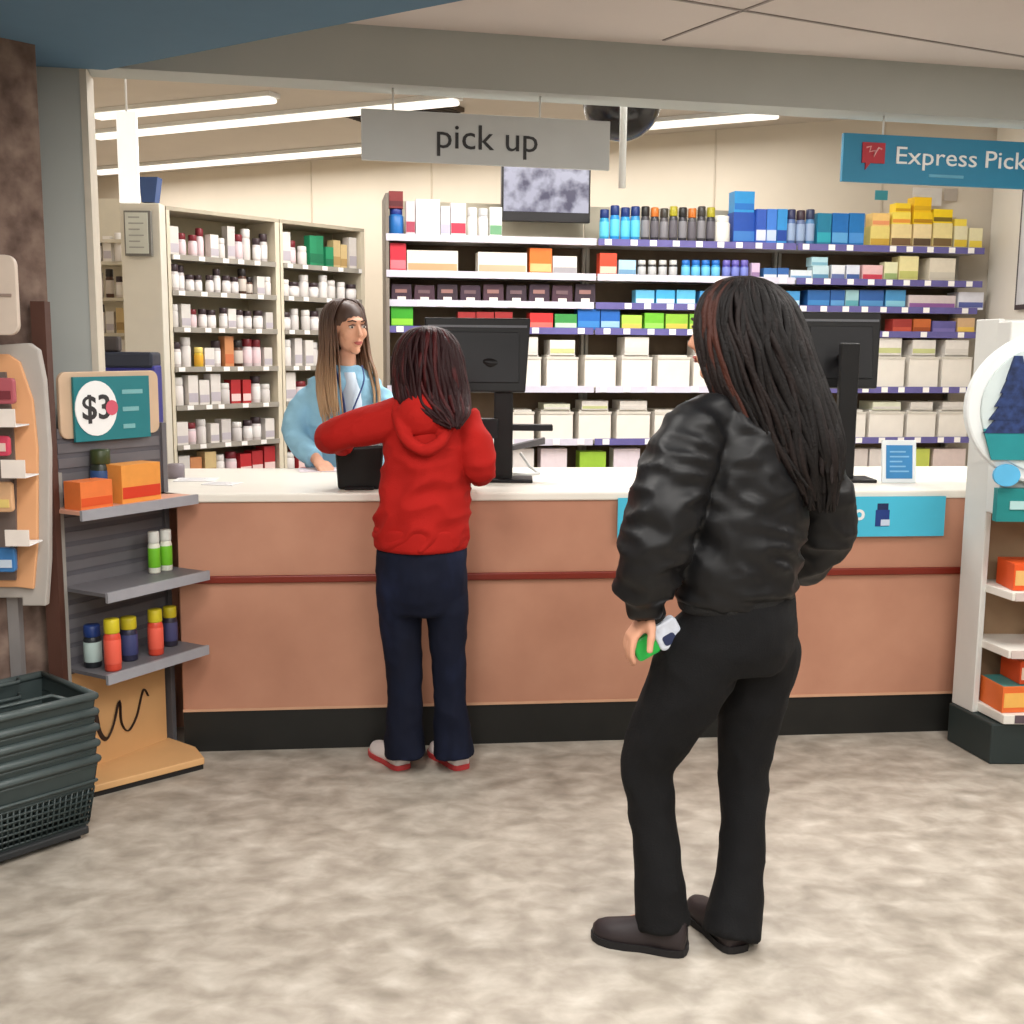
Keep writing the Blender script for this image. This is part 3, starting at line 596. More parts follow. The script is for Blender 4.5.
pal = {'white bottle with a dark cap': ('bottle', (224, 216, 214), (60, 46, 50), (236, 232, 230)), 'white bottle with a white cap': ('bottle', (232, 226, 222), (226, 222, 218), None),
       'white bottle with a dark red cap': ('bottle', (224, 208, 210), (120, 36, 44), (230, 206, 210)), 'white carton': ('box', (226, 220, 214), (186, 178, 186), None),
       'dark brown bottle': ('bottle', (84, 56, 44), (40, 34, 34), (206, 196, 186)), 'green carton': ('box', (40, 140, 96), (30, 110, 76), None), 'yellow bottle': ('bottle', (230, 190, 60), (240, 216, 120), (226, 170, 50)),
       'orange carton': ('box', (222, 150, 100), (200, 110, 70), None), 'red carton': ('box', (190, 44, 50), (230, 200, 196), None), 'tan carton': ('box', (206, 180, 130), (170, 140, 90), None)}
wc, wb, wr, bx, db, gr, ye, og, re, tn = list(pal)
rows = [[[bx, wr, wr, wr, bx, wb, bx, wr, wb, wc, wc], [wc]*8+[db, db, bx, wb], [wb, bx, wr, wc, wc, wc, bx, wc, wc, wc, bx], [wc, wb, ye, bx, wc, og, db, wr, wr, bx], [wb, bx, bx, bx, wb, re, re, wc, wb], [bx, wr, wb, bx, bx, wb, wc, wc, bx], [bx, og, tn, wb, wr, re, re, re]],
        [[bx, wr, wb, gr, gr, gr, tn, tn, bx], [wb, wc, wb, wc, wb, wb, wb, wc], [wc, wb, wb, wc, bx, wb, wc, wb], [wb, bx, bx, wb, wc, bx, wb, wc], [bx, wr, wb, bx, wc, bx], [bx, bx, wr, wb, bx, wc], [wb, re, bx, wb, tn, bx]]]
SP = [ztop]+bz
for i in range(2):
    a, e = bw[i]
    for j, row in enumerate(rows[i]):
        n_ = len(row); stp = (e-a-.07)/n_; gap = SP[j]-SP[j+1] if j < 6 else .19
        for k, nm in enumerate(row):
            kd, c1, c2, c3 = pal[nm]; v = rnd.uniform(.9, 1.0); c1 = tuple(int(q*v) for q in c1)
            h_ = gap*rnd.uniform(.48, .78); w_ = stp*rnd.uniform(.72, .93)
            if kd == 'box': h_ = gap*rnd.uniform(.5, .85)
            x = a+.03+stp*(k+.5); X = DB.M(x, rnd.uniform(.01, .04), SP[j+1]+.0006)
            REG.append(((j, i, nm), x, place(kd, X, w_, min(.12, w_), h_, c1, c2, nm, kd, '', c3=c3)))
finish(REG, {}, lambda k: '%s shelf, %s' % (shn[k[0]] if k[0] < 6 else 'seventh', bayname[k[1]]))
REG = []
for j, z in enumerate(rkz[1:]):
    for k in range(3):
        nm = [wc, bx, wb, db, wc, bx, tn][(j*2+k) % 7]; kd, c1, c2, c3 = pal[nm]; x = r0.x+.05+k*.058; 
        REG.append(((j, 0, nm), x, place(kd, Matrix.Translation((x, 6.57, z+.0006)), .045, .05, .12+.02*((j+k) % 3), c1, c2, nm, kd, '', c3=c3)))
finish(REG, {}, lambda k: '%s shelf, narrow rack by column' % shn[min(k[0], 5)])
# blue and black bin behind the column, left of the counter
p = U(131, 400, 5.3); X = Matrix.Translation((p.x, 5.3, 0)) @ Matrix.Rotation(.15, 4, 'Z')
zt = U(131, 352, 5.3).z
t = thing('lidded_bin', (p.x, 5.3, 0), 'tall dark blue bin with a black lid between the price sign and pill shelves', 'bin')
B().box(-.10, .125, -.1, .12, 0, zt-.06, M((44, 46, 130), .5), X).build('bin_body', t, .01)
B().box(-.13, .12, -.12, .14, zt-.07, zt, M((38, 44, 60), .5), X).build('lid', t, .012)
B().box(-.11, -.03, -.09, .0, zt, zt+.07, M((60, 54, 54), .5), X).build('lid_handle', t, .01)
# ================================================================= LEFT ENDCAP DISPLAY
G = Fr(-1.29, 4.17, math.atan2(.87, .5))       # t=0 far end, negative t toward the camera; s<0 = in front (toward the aisle)
gm = M((108, 106, 110), .5, .1, var=.04, name='grey_shelf_metal'); gm2 = M((90, 88, 94), .6, var=.06); pine = M((214, 168, 116), .5, var=.05, scale=5, name='light_wood')
K = G.M(0, 0, 0); Lg = .46
g = thing('endcap_display', G.T(-.23, 0, 0), 'grey endcap shelf display with teal price sign beside the counter\'s left end', 'display')
B().box(-Lg, 0, .0, .03, .40, 1.24, gm2, K).build('back_panel', g)
b = B()
for q in range(16): b.box(-Lg+.01, -.01, -.004, .0, .46+q*.05, .492+q*.05, gm, K)
sl = b.build('slat_panel', g); sl['kind'] = 'stuff'
B().box(-Lg-.035, -Lg, -.03, .04, .0, 1.10, M((150, 146, 140), .5), K).build('post', g)
B().box(0, .02, -.01, .04, .0, 1.24, gm, K).build('post', g)
def shelf(z, t0, t1, dp, mt, th=.03, nm='shelf'):
    s_ = B().box(t0, t1, -dp, .0, z-th*.4, z, mt, K).build(nm, g); B().box(t0, t1, -dp-.012, -dp, z-th, z+.004, M((150, 150, 156), .45), K).build('front_lip', s_)
shelf(.985, -Lg-.05, .0, .17, M((214, 160, 136), .45, var=.03)); shelf(.71, -Lg, .0, .215, gm); shelf(.43, -Lg, .0, .2, gm)
B().box(-Lg-.06, -.02, .0, .03, .03, .41, pine, K).build('lower_board', g)
pf = [(-1.097, 3.951), (-1.46, 3.62), (-1.62, 3.75), (-1.285, 4.22), (-1.16, 4.12)]
B().slab([(-1.105, 3.955), (-1.45, 3.64), (-1.58, 3.74), (-1.30, 4.17), (-1.17, 4.07)], .02, .045, pine).build('base_platform', g, .004)
B().slab([(-1.112, 3.96), (-1.45, 3.655), (-1.56, 3.75), (-1.31, 4.15), (-1.18, 4.06)], 0, .02, M((30, 28, 28), .6)).build('base_plinth', g)
ink2 = M((46, 30, 26), .5)
ta, za = G.at(108, 742); b = B()
pts = [(0, .10), (.006, .045), (.02, .02), (.036, .05), (.05, .105), (.052, .05), (.066, .022), (.085, .05), (.098, .10), (.105, .115), (.113, .095)]
b.tube(cat([G.T(-.345+u*2.1, -.003, .10+v*1.45) for u, v in pts], 5), .008, ink2, n=8, flat=.3); b.build('script_letter', g)
b = B(); b.tube(cat([G.T(-.43, -.003, .12), G.T(-.41, -.003, .20), G.T(-.38, -.003, .25), G.T(-.352, -.003, .22)], 5), .007, ink2, n=8, flat=.3); b.build('script_stroke', g)
# sign board on top
ta, zt = G.at(55, 372); tb_, zb = G.at(157, 432)
bb = M((206, 178, 150), .5, var=.03)
def rrect(x0, x1, z0, z1, r, n=5, corners=(1, 1, 1, 1)):
    P = []
    for ci, (cx, cz, a0) in enumerate(((x1-r, z1-r, 0), (x0+r, z1-r, 90), (x0+r, z0+r, 180), (x1-r, z0+r, 270))):
        if corners[ci]:
            for k in range(n+1): a = math.radians(a0+90*k/n); P.append((cx+r*math.cos(a), cz+r*math.sin(a)))
        else: P.append(((x1 if ci in (0, 3) else x0), (z1 if ci in (0, 1) else z0)))
    return P
B().prism(rrect(ta, tb_, zb, zt, .03), -.015, .0, bb, K).build('header_board', g, .003)
t0, z1 = G.at(67, 377); t1, z0 = G.at(145, 436); teal = M((34, 120, 128), .5, var=.03, name='teal_print')
ps = B().box(t0, t1, -.03, -.02, z0, z1, teal, K).build('price_sign', g)
tc_, zc = G.at(90, 408); wd = B(); n_ = 28; rx = (t1-t0)*.27; rz = (z1-z0)*.43
wd.prism([(tc_+rx*math.cos(2*math.pi*k/n_), zc+rz*math.sin(2*math.pi*k/n_)) for k in range(n_)], -.033, -.03, wt, K); wd.build('white_disc', ps)
o_ = text('$3', .115, ink, G.M(tc_-rx*.72, -.0335, zc-.035), g, 'price_lettering', xscale=1.05, bold=.002)
B().prism([(tc_+rx*.72+.026*math.cos(2*math.pi*k/16), zc+.026*math.sin(2*math.pi*k/16)) for k in range(16)], -.036, -.033, M((206, 90, 110), .5), K).build('pink_spot', ps)
for q in range(3): B().box(t0+(t1-t0)*.62, t0+(t1-t0)*(.9-.06*q), -.032, -.03, zc+.045-q*.06, zc+.06-q*.06, M((120, 176, 180), .5), K).build('print_line', ps)
# goods on the endcap
def gp(px0, px1, ytop, zb, s, kind, c, c2, label, dep=.08, c3=None):
    t0, zt = G.at(px0, ytop, s); t1, _ = G.at(px1, ytop, s)
    return place(kind, G.M((t0+t1)/2, s, zb+.0006), (t1-t0)*(.84 if kind == 'bottle' else 1), dep, zt-zb, c, c2, label, {'box': 'box', 'bottle': 'bottle', 'jar': 'jar'}[kind], 'goods on the endcap display', c3=c3)
gp(80, 112, 483, .985, -.155, 'box', (226, 120, 62), (214, 84, 40), 'orange carton on the top shelf of the endcap display')
gp(121, 160, 466, .985, -.14, 'box', (226, 150, 70), (206, 62, 36), 'orange and red carton right of the plain orange one', .09)
gp(97, 117, 451, .985, -.072, 'bottle', (44, 50, 40), (56, 66, 36), 'dark bottle behind the orange carton on the endcap', c3=(50, 80, 130))
gp(152, 163, 533, .71, -.10, 'bottle', (222, 224, 208), (214, 216, 210), 'white and green bottle, left of the pair on the endcap\'s middle shelf', c3=(110, 186, 40)); gp(164, 175, 531, .71, -.10, 'bottle', (222, 224, 208), (214, 216, 210), 'white and green bottle, right of the pair on the endcap\'s middle shelf', c3=(110, 186, 40))
gp(89, 106, 628, .43, -.10, 'bottle', (36, 40, 44), (36, 60, 120), 'dark green bottle with a blue cap on the endcap\'s lowest shelf', c3=(180, 200, 196))
gp(109, 125, 622, .43, -.19, 'bottle', (214, 76, 56), (206, 190, 40), 'red bottle with a yellow cap, nearest on the lowest endcap shelf', c3=(230, 96, 76)); gp(126, 142, 620, .43, -.14, 'bottle', (44, 44, 66), (206, 190, 40), 'navy bottle with a yellow cap behind the nearest red bottle', c3=(60, 66, 110))
gp(153, 167, 612, .43, -.16, 'bottle', (214, 76, 56), (206, 190, 40), 'red bottle with a yellow cap, far end of the endcap', c3=(230, 96, 76)); gp(168, 181, 609, .43, -.11, 'bottle', (50, 46, 60), (206, 190, 40), 'navy bottle with a yellow cap at the far end of the endcap', c3=(70, 70, 110))
# ================================================================= LEFT EDGE DISPLAY (clip strip fixture)
E_ = thing('curved_display', (-1.55, 3.56, 0), 'curved display board with peach strip and hanging goods at the left edge', 'display')
def pb(pts, d): return [(U(x, y, d).x, U(x, y, d).z) for x, y in pts]
B().prism(pb([(-17, 346), (28, 343), (38, 350), (44, 380), (49, 450), (49, 560), (46, 606), (22, 606), (22, 598), (-17, 598)], 3.57), 3.57, 3.60, M((176, 170, 164), .4, var=.03)).build('outer_board', E_, .004)
B().prism(pb([(-17, 354), (8, 354), (20, 362), (33, 400), (38, 450), (38, 540), (34, 589), (18, 587), (-17, 587)], 3.56), 3.555, 3.57, M((226, 168, 122), .5, var=.05, scale=4)).build('peach_panel', E_, .003)
B().prism(pb([(-17, 372), (6, 372), (13, 420), (16, 480), (17, 560), (16, 580), (-17, 580)], 3.55), 3.545, 3.555, M((112, 98, 92), .6)).build('peg_panel', E_)
p = U(12, 600, 3.60); B().box(p.x-.018, p.x+.018, 3.601, 3.635, 0, p.z+.1, M((150, 146, 146), .4, .3)).build('post', E_)
B().box(p.x-.06, p.x+.04, 3.595, 3.67, 0, .02, M((90, 88, 90), .5)).build('base', E_)
for k, (x0, x1, y0, y1) in enumerate(((-8, 15, 409, 427), (2, 25, 460, 478), (6, 29, 530, 546))):
    a_2, b_2 = U(x0, y1, 3.45), U(x1, y0, 3.45); B().box(a_2.x, b_2.x, 3.45, 3.546, a_2.z, a_2.z+.004, wt).build('peg_shelf', E_)
    B().box(a_2.x, b_2.x, 3.446, 3.45, a_2.z, b_2.z, M((236, 226, 218), .5)).build('price_tag', E_)
for k, (x0, x1, y0, y1, c_, c2, lb) in enumerate(((-4, 14, 378, 404, (176, 90, 100), (120, 50, 60), 'rose packet at the top of the left-edge display'), (-6, 9, 436, 456, (206, 70, 96), (230, 200, 190), 'pink packet below the rose one on the left-edge display'),
        (-4, 12, 482, 512, (214, 170, 130), (226, 200, 120), 'tan packet midway down the left-edge display'), (-6, 15, 548, 572, (60, 120, 180), (200, 214, 230), 'blue and white packet at the foot of the left-edge display'))):
    a_2, b_2 = U(x0, y1, 3.48), U(x1, y0, 3.48)
    t = thing('hanging_packet', ((a_2.x+b_2.x)/2, 3.48, a_2.z), lb, 'packet', 'packets on the left-edge display')
    B().prism(rrect(a_2.x, b_2.x, a_2.z, b_2.z, .012), 3.475, 3.495, M(c_, .4), None).build('packet_body', t, .004)
    B().box(a_2.x+.01, b_2.x-.01, 3.472, 3.475, a_2.z+.015, a_2.z+.04, M(c2, .4)).build('printed_band', t)
    B().tube([((a_2.x+b_2.x)/2, 3.485, b_2.z-.01), ((a_2.x+b_2.x)/2, 3.546, b_2.z-.005)], .003, M((150, 150, 150), .3, .8)).build('peg_hook', t)
# pale rounded sign on the brown wall
a_2, b_2 = U(-16, 335, 3.45), U(16, 255, 3.45)
t = thing('wall_sign', ((a_2.x+b_2.x)/2, 3.45, a_2.z), 'pale rounded sign on the brown wall at the upper left edge', 'sign')
B().prism(rrect(a_2.x, b_2.x, a_2.z, b_2.z, .03), 3.44, 3.46, M((206, 190, 176), .5)).build('sign_face', t, .003)
B().box(a_2.x+.02, b_2.x-.015, 3.436, 3.44, (a_2.z+b_2.z)/2-.004, (a_2.z+b_2.z)/2+.004, M((150, 130, 120), .5)).build('printed_line', t)
B().tube([((a_2.x+b_2.x)/2, 3.46, (a_2.z+b_2.z)/2), ((a_2.x+b_2.x)/2-.05, 3.56, (a_2.z+b_2.z)/2)], .012, M((120, 110, 104), .5)).build('bracket', t)
# ================================================================= SHOPPING BASKETS
bk = Fr(-1.306, 3.368, math.atan2(.75, .66)); basm = M((52, 62, 62), .4, var=.08, name='dark_green_plastic'); basm2 = M((70, 80, 80), .4, var=.06)
# t negative toward the camera; s>0 away to the left
K = bk.M(0, 0, 0)
tr_ = thing('basket_stand', bk.T(-.22, .15, 0), 'low dark stand on the floor under the stacked shopping baskets', 'stand')
B().box(-.44, .0, .0, .31, .015, .04, M((40, 42, 44), .5), K).build('tray', tr_, .006)
for a0, b0 in ((-.42, .02), (-.02-.03, .02), (-.42, .27), (-.05, .27)): B().box(a0, a0+.03, b0, b0+.02, 0, .015, M((24, 24, 24), .5), K).build('foot', tr_)
def basket(z, k, label):
    t = thing('shopping_basket', bk.T(-.22, .155, z), label, 'basket', 'stacked shopping baskets')
    H_ = .215; x0, x1, y0, y1 = -.435, .005, .015, .295; e = .028     # base footprint; rim flares by e
    def P(u, v, w_):   # u 0..1 around
        f = w_/H_; return None
    b = B(); th = .004
    def wall(p0, p1, q0, q1, nu, open_from, open_to):
        # grid wall of bars: p bottom pts, q top pts
        for i in range(nu+1):
            s_ = i/nu; A = V(p0).lerp(V(p1), s_); C_ = V(q0).lerp(V(q1), s_)
            zz0, zz1 = open_from, open_to
            b.tube([K @ (A.lerp(C_, zz0)), K @ (A.lerp(C_, zz1))], .0042, basm, n=4)
        for r_ in range(7):
            f = open_from+(open_to-open_from)*r_/6; b.tube([K @ V(p0).lerp(V(q0), f), K @ V(p1).lerp(V(q1), f)], .0042, basm, n=4)
        vs = [V(p0).lerp(V(q0), open_to), V(p1).lerp(V(q1), open_to), V(q1), V(q0)]; c_ = (V(p0)+V(p1))*.5; mid = V(((x0+x1)/2, (y0+y1)/2, 0)); inn = (mid-V((c_.x, c_.y, 0))).normalized()*th
        b.add([K @ p for p in vs]+[K @ (p+inn) for p in vs], [(0, 1, 2, 3), (7, 6, 5, 4), (0, 4, 5, 1), (1, 5, 6, 2), (2, 6, 7, 3), (3, 7, 4, 0)], basm)
    bt = [(x0, y0, z+.004), (x1, y0, z+.004), (x1, y1, z+.004), (x0, y1, z+.004)]
    tp = [(x0-e, y0-e, z+H_), (x1+e, y0-e, z+H_), (x1+e, y1+e, z+H_), (x0-e, y1+e, z+H_)]
    for i in range(4): wall(bt[i], bt[(i+1) % 4], tp[i], tp[(i+1) % 4], 26 if i % 2 == 0 else 18, .02, .56)
    bs_ = b.build('basket_wall', t); bs_['kind'] = 'stuff'
    B().box(x0, x1, y0, y1, z, z+.006, basm, K).build('basket_floor', t)
    rm = B(); pr = [V(tp[i]) for i in range(4)]
    for i in range(4): rm.tube([K @ pr[i], K @ pr[(i+1) % 4]], (.010), basm2, n=8, flat=1.3)
    rm.build('rim', t)
    rb = B(); f = .66; ring = [V(bt[i]).lerp(V(tp[i]), f)+V((-.004 if i in (0, 3) else .004, -.004 if i < 2 else .004, 0)) for i in range(4)]
    for i in range(4): rb.tube([K @ ring[i], K @ ring[(i+1) % 4]], .005, basm2, n=6)
    rb.build('rib', t)
    for sgn in (0, 1):
        yy = y0-e+.012 if sgn == 0 else y1+e-.012
        hb = B(); hb.tube([K @ V((x0+.06, yy, z+H_+.004)), K @ V((x0+.08, yy+(.05 if sgn == 0 else -.05), z+H_+.010)), K @ V((x1-.08, yy+(.05 if sgn == 0 else -.05), z+H_+.010)), K @ V((x1-.06, yy, z+H_+.004))], .006, basm2, n=8); hb.build('handle', t)
    if k == 0:
        B().box(-.30, -.12, -.006, -.003, z+.108, z+.15, basm2, K @ Matrix.Rotation(-.10, 4, 'X')).build('name_plate', t)
        B().box(-.27, -.15, -.009, -.006, z+.122, z+.134, M((170, 180, 184), .5), K @ Matrix.Rotation(-.10, 4, 'X')).build('plate_print', t)
    return t
nb = ['lowest in the stack, with a small plate', 'second from the floor in the stack', 'third from the floor in the stack', 'fourth from the floor, just under the topmost', 'topmost of the stack']
for k in range(5): basket(.04+k*.050, k, 'dark green shopping basket, '+nb[k])
# ================================================================= RIGHT HOLIDAY DISPLAY
R0 = (1.80, 4.07); dm = M((214, 214, 210), .45, var=.02, name='white_display'); dgreen = M((40, 50, 50), .5, var=.05)
r_ = thing('holiday_display', (2.12, 4.22, 0), 'white rounded display unit with tree picture and orange boxes at the right', 'display')
out = [(1.725, 4.335), (1.785, 4.07), (2.14, 4.07), (2.20, 4.335)]
B().slab(out, 0, .155, dgreen).build('base', r_, .006)
ins = [(1.745, 4.335), (1.81, 4.085), (2.43, 4.085), (2.49, 4.335)]
B().slab([(1.735, 4.335), (1.76, 4.335), (1.792, 4.215), (1.766, 4.205)], .155, 1.64, dm).build('side_panel', r_, .004)
B().slab([(2.19, 4.335), (2.165, 4.335), (2.133, 4.215), (2.159, 4.205)], .155, 1.64, dm).build('side_panel', r_, .004)
B().box(1.76, 2.165, 4.315, 4.335, .155, 1.64, dm).build('back_panel', r_)
B().box(1.775, 2.15, 4.305, 4.315, .2, .93, M((150, 124, 96), .6, var=.05)).build('slat_back', r_)
def rsh(z, th, nm='shelf'):
    B().slab([(1.765, 4.31), (1.82, 4.055), (2.11, 4.055), (2.16, 4.31)], z-th, z, M((226, 222, 214), .45)).build(nm, r_, .003)
rsh(.195, .035, 'deck'); rsh(.44, .03); rsh(.655, .03)
B().box(1.83, 2.10, 4.051, 4.055, .41, .44, M((206, 190, 184), .5)).build('price_rail', r_); B().box(1.83, 2.10, 4.051, 4.055, .625, .655, M((206, 190, 184), .5)).build('price_rail', r_); B().box(1.86, 2.09, 4.051, 4.055, .165, .195, M((90, 76, 84), .5)).build('price_rail', r_)
B().box(1.765, 2.16, 4.10, 4.215, .93, 1.63, dm).build('header_box', r_, .006)
cx, cz = 1.96, 1.325; rx, rz = .35, .285
def oval(rx, rz, n=48): return [(cx+rx*math.cos(2*math.pi*k/n)*(1), cz+rz*math.sin(2*math.pi*k/n)) for k in range(n)]
B().prism(oval(rx, rz), 4.06, 4.10, M((226, 230, 230), .35, var=.01)).build('oval_frame', r_, .01)
B().prism(oval(rx*.86, rz*.86), 4.052, 4.062, M((200, 212, 212), .4, var=.05)).build('oval_insert', r_, .003)
B().prism([(cx-.255, 1.14), (cx+.255, 1.14), (cx+.29, 1.25), (cx-.29, 1.25)], 4.045, 4.052, M((34, 134, 140), .5)).build('teal_field', r_)
tm = M((34, 52, 96), .6, var=.5, scale=40)
tr = B(); ty = 1.775
for k in range(5): w_ = .105-.017*k; z0 = 1.235+k*.047; tr.prism([(ty-w_, z0), (ty+w_, z0), (ty+w_*.35, z0+.085), (ty-w_*.35, z0+.085)], 4.043-.001*k, 4.053, tm)
tr.build('tree_picture', r_)
B().prism([(1.745, .915), (2.14, .915), (2.14, 1.035), (1.745, 1.035)], 4.065, 4.10, M((28, 124, 124), .5)).build('teal_sign', r_)
B().box(1.79, 2.06, 4.061, 4.065, .96, .99, M((170, 206, 206), .5)).build('sign_print', r_)
B().prism([(1.765+.048*math.cos(2*math.pi*k/20), 1.085+.04*math.sin(2*math.pi*k/20)) for k in range(20)], 4.045, 4.059, M((90, 176, 220), .5)).build('blue_badge', r_)
def rp(x, y, z, w_, d_, h_, c, c2, rz, label, top=None):
    X = Matrix.Translation((x, y, z+.0006)) @ Matrix.Rotation(rz, 4, 'Z')
    t = thing('product_box', (x, y, z), label, 'box', 'orange boxes on the holiday display')
    B().box(-w_/2, w_/2, 0, d_, 0, h_, M(c, .45, var=.05), X).build('carton', t, .002)
    B().box(-w_/2+.006, w_/2-.006, -.0015, 0, h_*.2, h_*.75, M(c2, .45, var=.08), X).build('printed_front', t)
    if top: B().box(-w_/2+.004, w_/2-.004, .004, d_-.004, h_, h_+.0015, M(top, .45, var=.08), X).build('printed_top', t)
og_ = (222, 84, 34)
rp(1.89, 4.09, .655, .11, .15, .10, og_, (226, 180, 110), .0, 'red and cream carton, left on the upper shelf of the display'); rp(2.03, 4.09, .655, .13, .15, .10, (220, 120, 50), (236, 200, 130), 0, 'orange and cream carton, right on the upper shelf of the display')
rp(2.02, 4.10, .44, .12, .12, .07, (200, 50, 50), (230, 200, 190), 0, 'small red carton alone on the middle display shelf')
rp(1.875, 4.085, .195, .11, .16, .10, (226, 110, 50), (236, 180, 90), .12, 'orange carton with a teal top, left on the display deck', (70, 140, 136)); rp(1.985, 4.08, .195, .11, .16, .10, og_, (232, 120, 70), .03, 'red-orange carton beside the teal-topped one on the deck'); rp(2.09, 4.085, .195, .09, .16, .10, og_, (230, 140, 80), 0, 'orange carton at the right end of the display deck')
rp(1.95, 4.11, .2975, .12, .14, .085, (216, 78, 34), (238, 214, 196), .1, 'orange carton with white front stacked atop the deck cartons', (224, 96, 48)); rp(2.075, 4.10, .2975, .11, .14, .085, (216, 84, 40), (232, 170, 140), 0, 'orange carton, right one stacked atop the deck cartons')
# ================================================================= PEOPLE
def skin_mesh(b, name, parent, voxel, it, mat, disp=None, paint=None):
    o = b.build(name, parent)
    md = o.modifiers.new('r', 'REMESH'); md.mode = 'VOXEL'; md.voxel_size = voxel
    ms = o.modifiers.new('s', 'SMOOTH'); ms.factor = .5; ms.iterations = it
    dg = bpy.context.evaluated_depsgraph_get(); dg.update()
    me = bpy.data.meshes.new_from_object(o.evaluated_get(dg)); old = o.data; o.modifiers.clear(); o.data = me; bpy.data.meshes.remove(old)
    me.materials.clear(); me.materials.append(mat)
    org = wloc(parent)
    if disp:
        nr = [v.normal.copy() for v in me.vertices]
        for v, n_ in zip(me.vertices, nr): v.co += n_*disp(v.co+org, n_)
    me.polygons.foreach_set('use_smooth', [True]*len(me.polygons)); me.update(); me.name = name
    return o
def limb(b, P, R, m, k=4, n=14, flat=1, ref=None):
    Q = cat(P, k); RR = [R[min(int(i/k), len(R)-1)]+((R[min(int(i/k)+1, len(R)-1)]-R[min(int(i/k), len(R)-1)])*((i % k)/k)) for i in range(len(Q))]
    b.tube(Q, RR, m, n=n, flat=flat, ref=ref)
def frame(c, f, up=V((0, 0, 1))):
    f = V(f).normalized(); r = f.cross(up).normalized(); u = r.cross(f).normalized()
    return Matrix(((r.x, f.x, u.x, c.x), (r.y, f.y, u.y, c.y), (r.z, f.z, u.z, c.z), (0, 0, 0, 1)))
def head(b, H, m, s=1.0):
    R3 = H.to_3x3()
    def e(c, r): b.ell(H @ (V(c)*s), tuple(x*s for x in r), m, R3, 18)
    e((0, -.012, .028), (.072, .090, .083)); e((0, .022, -.045), (.056, .062, .060)); e((0, .042, -.005), (.056, .048, .075)); e((0, .066, -.090), (.024, .022, .020))
    for x in (-1, 1): e((x*.034, .062, -.018), (.024, .024, .026)); e((x*.073, -.006, -.008), (.010, .019, .032))
    e((0, .080, .036), (.044, .012, .011)); e((0, .088, -.056), (.020, .010, .013))
    b.tube([H @ (V(p)*s) for p in ((0, .086, .022), (0, .099, .0), (0, .109, -.020), (0, .096, -.030))], [.0075*s, .009*s, .013*s, .009*s], m, n=10)
def face(H, parent, s=1.0, brow=(50, 34, 28)):
    ew = M((226, 220, 214), .25, var=.0); ir = M((58, 38, 28), .2, var=0); bm_ = M(brow, .8); lp = M((176, 92, 86), .5, var=.02)
    for x in (-1, 1):
        b = B(); b.ell(H @ (V((x*.030, .0835, .012))*s), (.0125*s, .0075*s, .0065*s), ew, H.to_3x3(), 12); b.build('eye', parent)
        b = B(); b.ell(H @ (V((x*.030, .0895, .012))*s), (.0052*s, .0025*s, .0055*s), ir, H.to_3x3(), 10); b.build('iris', parent)
        b = B(); b.tube([H @ (V(p)*s) for p in ((x*.014, .090, .021), (x*.030, .0925, .0225), (x*.045, .083, .017))], [.0022*s, .0028*s, .0016*s], bm_, n=6); b.build('eyelash_line', parent)
        b = B(); b.tube([H @ (V(p)*s) for p in ((x*.012, .093, .036), (x*.030, .093, .041), (x*.048, .080, .035))], [.003*s, .0038*s, .002*s], bm_, n=6); b.build('eyebrow', parent)
    b = B(); b.tube([H @ (V(p)*s) for p in ((-.021, .091, -.055), (-.010, .0985, -.052), (0, .0995, -.0535), (.010, .0985, -.052), (.021, .091, -.055))], [.002*s, .004*s, .004*s, .004*s, .002*s], lp, n=8); b.tube([H @ (V(p)*s) for p in ((-.018, .092, -.0585), (0, .099, -.061), (.018, .092, -.0585))], [.002*s, .0048*s, .002*s], lp, n=8)
    b.build('lips', parent)
def hand(b, w_, d, n_, m, curl=.6, s=1.0, flip=1, spread=.0):
    d = V(d).normalized(); n_ = V(n_); n_ = (n_-d*n_.dot(d)).normalized(); sd = d.cross(n_).normalized()*flip; w_ = V(w_)
    b.tube([w_-d*.02*s, w_+d*.015*s, w_+d*.05*s, w_+d*.088*s], [(.026*s, .018*s), (.030*s, .016*s), (.040*s, .014*s), (.038*s, .011*s)], m, n=14, ref=sd)
    for i, (off, ln) in enumerate(((.030, .068), (.0105, .076), (-.0105, .071), (-.030, .056))):
        p = w_+d*.080*s+sd*off*s; dd = (d+sd*spread*off*10).normalized(); pts = [p]
        for k, f in enumerate((.42, .32, .26)):
            a = curl*(.7+.55*k); dd2 = (dd*math.cos(a)+n_*math.sin(a)); p = p+dd2*ln*f*s; pts.append(p)
        b.tube(cat(pts, 3), [.0092*s]*3+[.0086*s]*3+[.0078*s]*3+[.006*s], m, n=10)
    p = w_+d*.022*s+sd*.026*s; t1 = (d*.60+sd*.65+n_*.45).normalized(); t2 = (d*.85+sd*.15+n_*.5).normalized()
    b.tube(cat([p, p+t1*.036*s, p+t1*.036*s+t2*.028*s, p+t1*.036*s+t2*.050*s], 3), [.014*s]*3+[.011*s]*3+[.0095*s]*3+[.007*s], m, n=10)
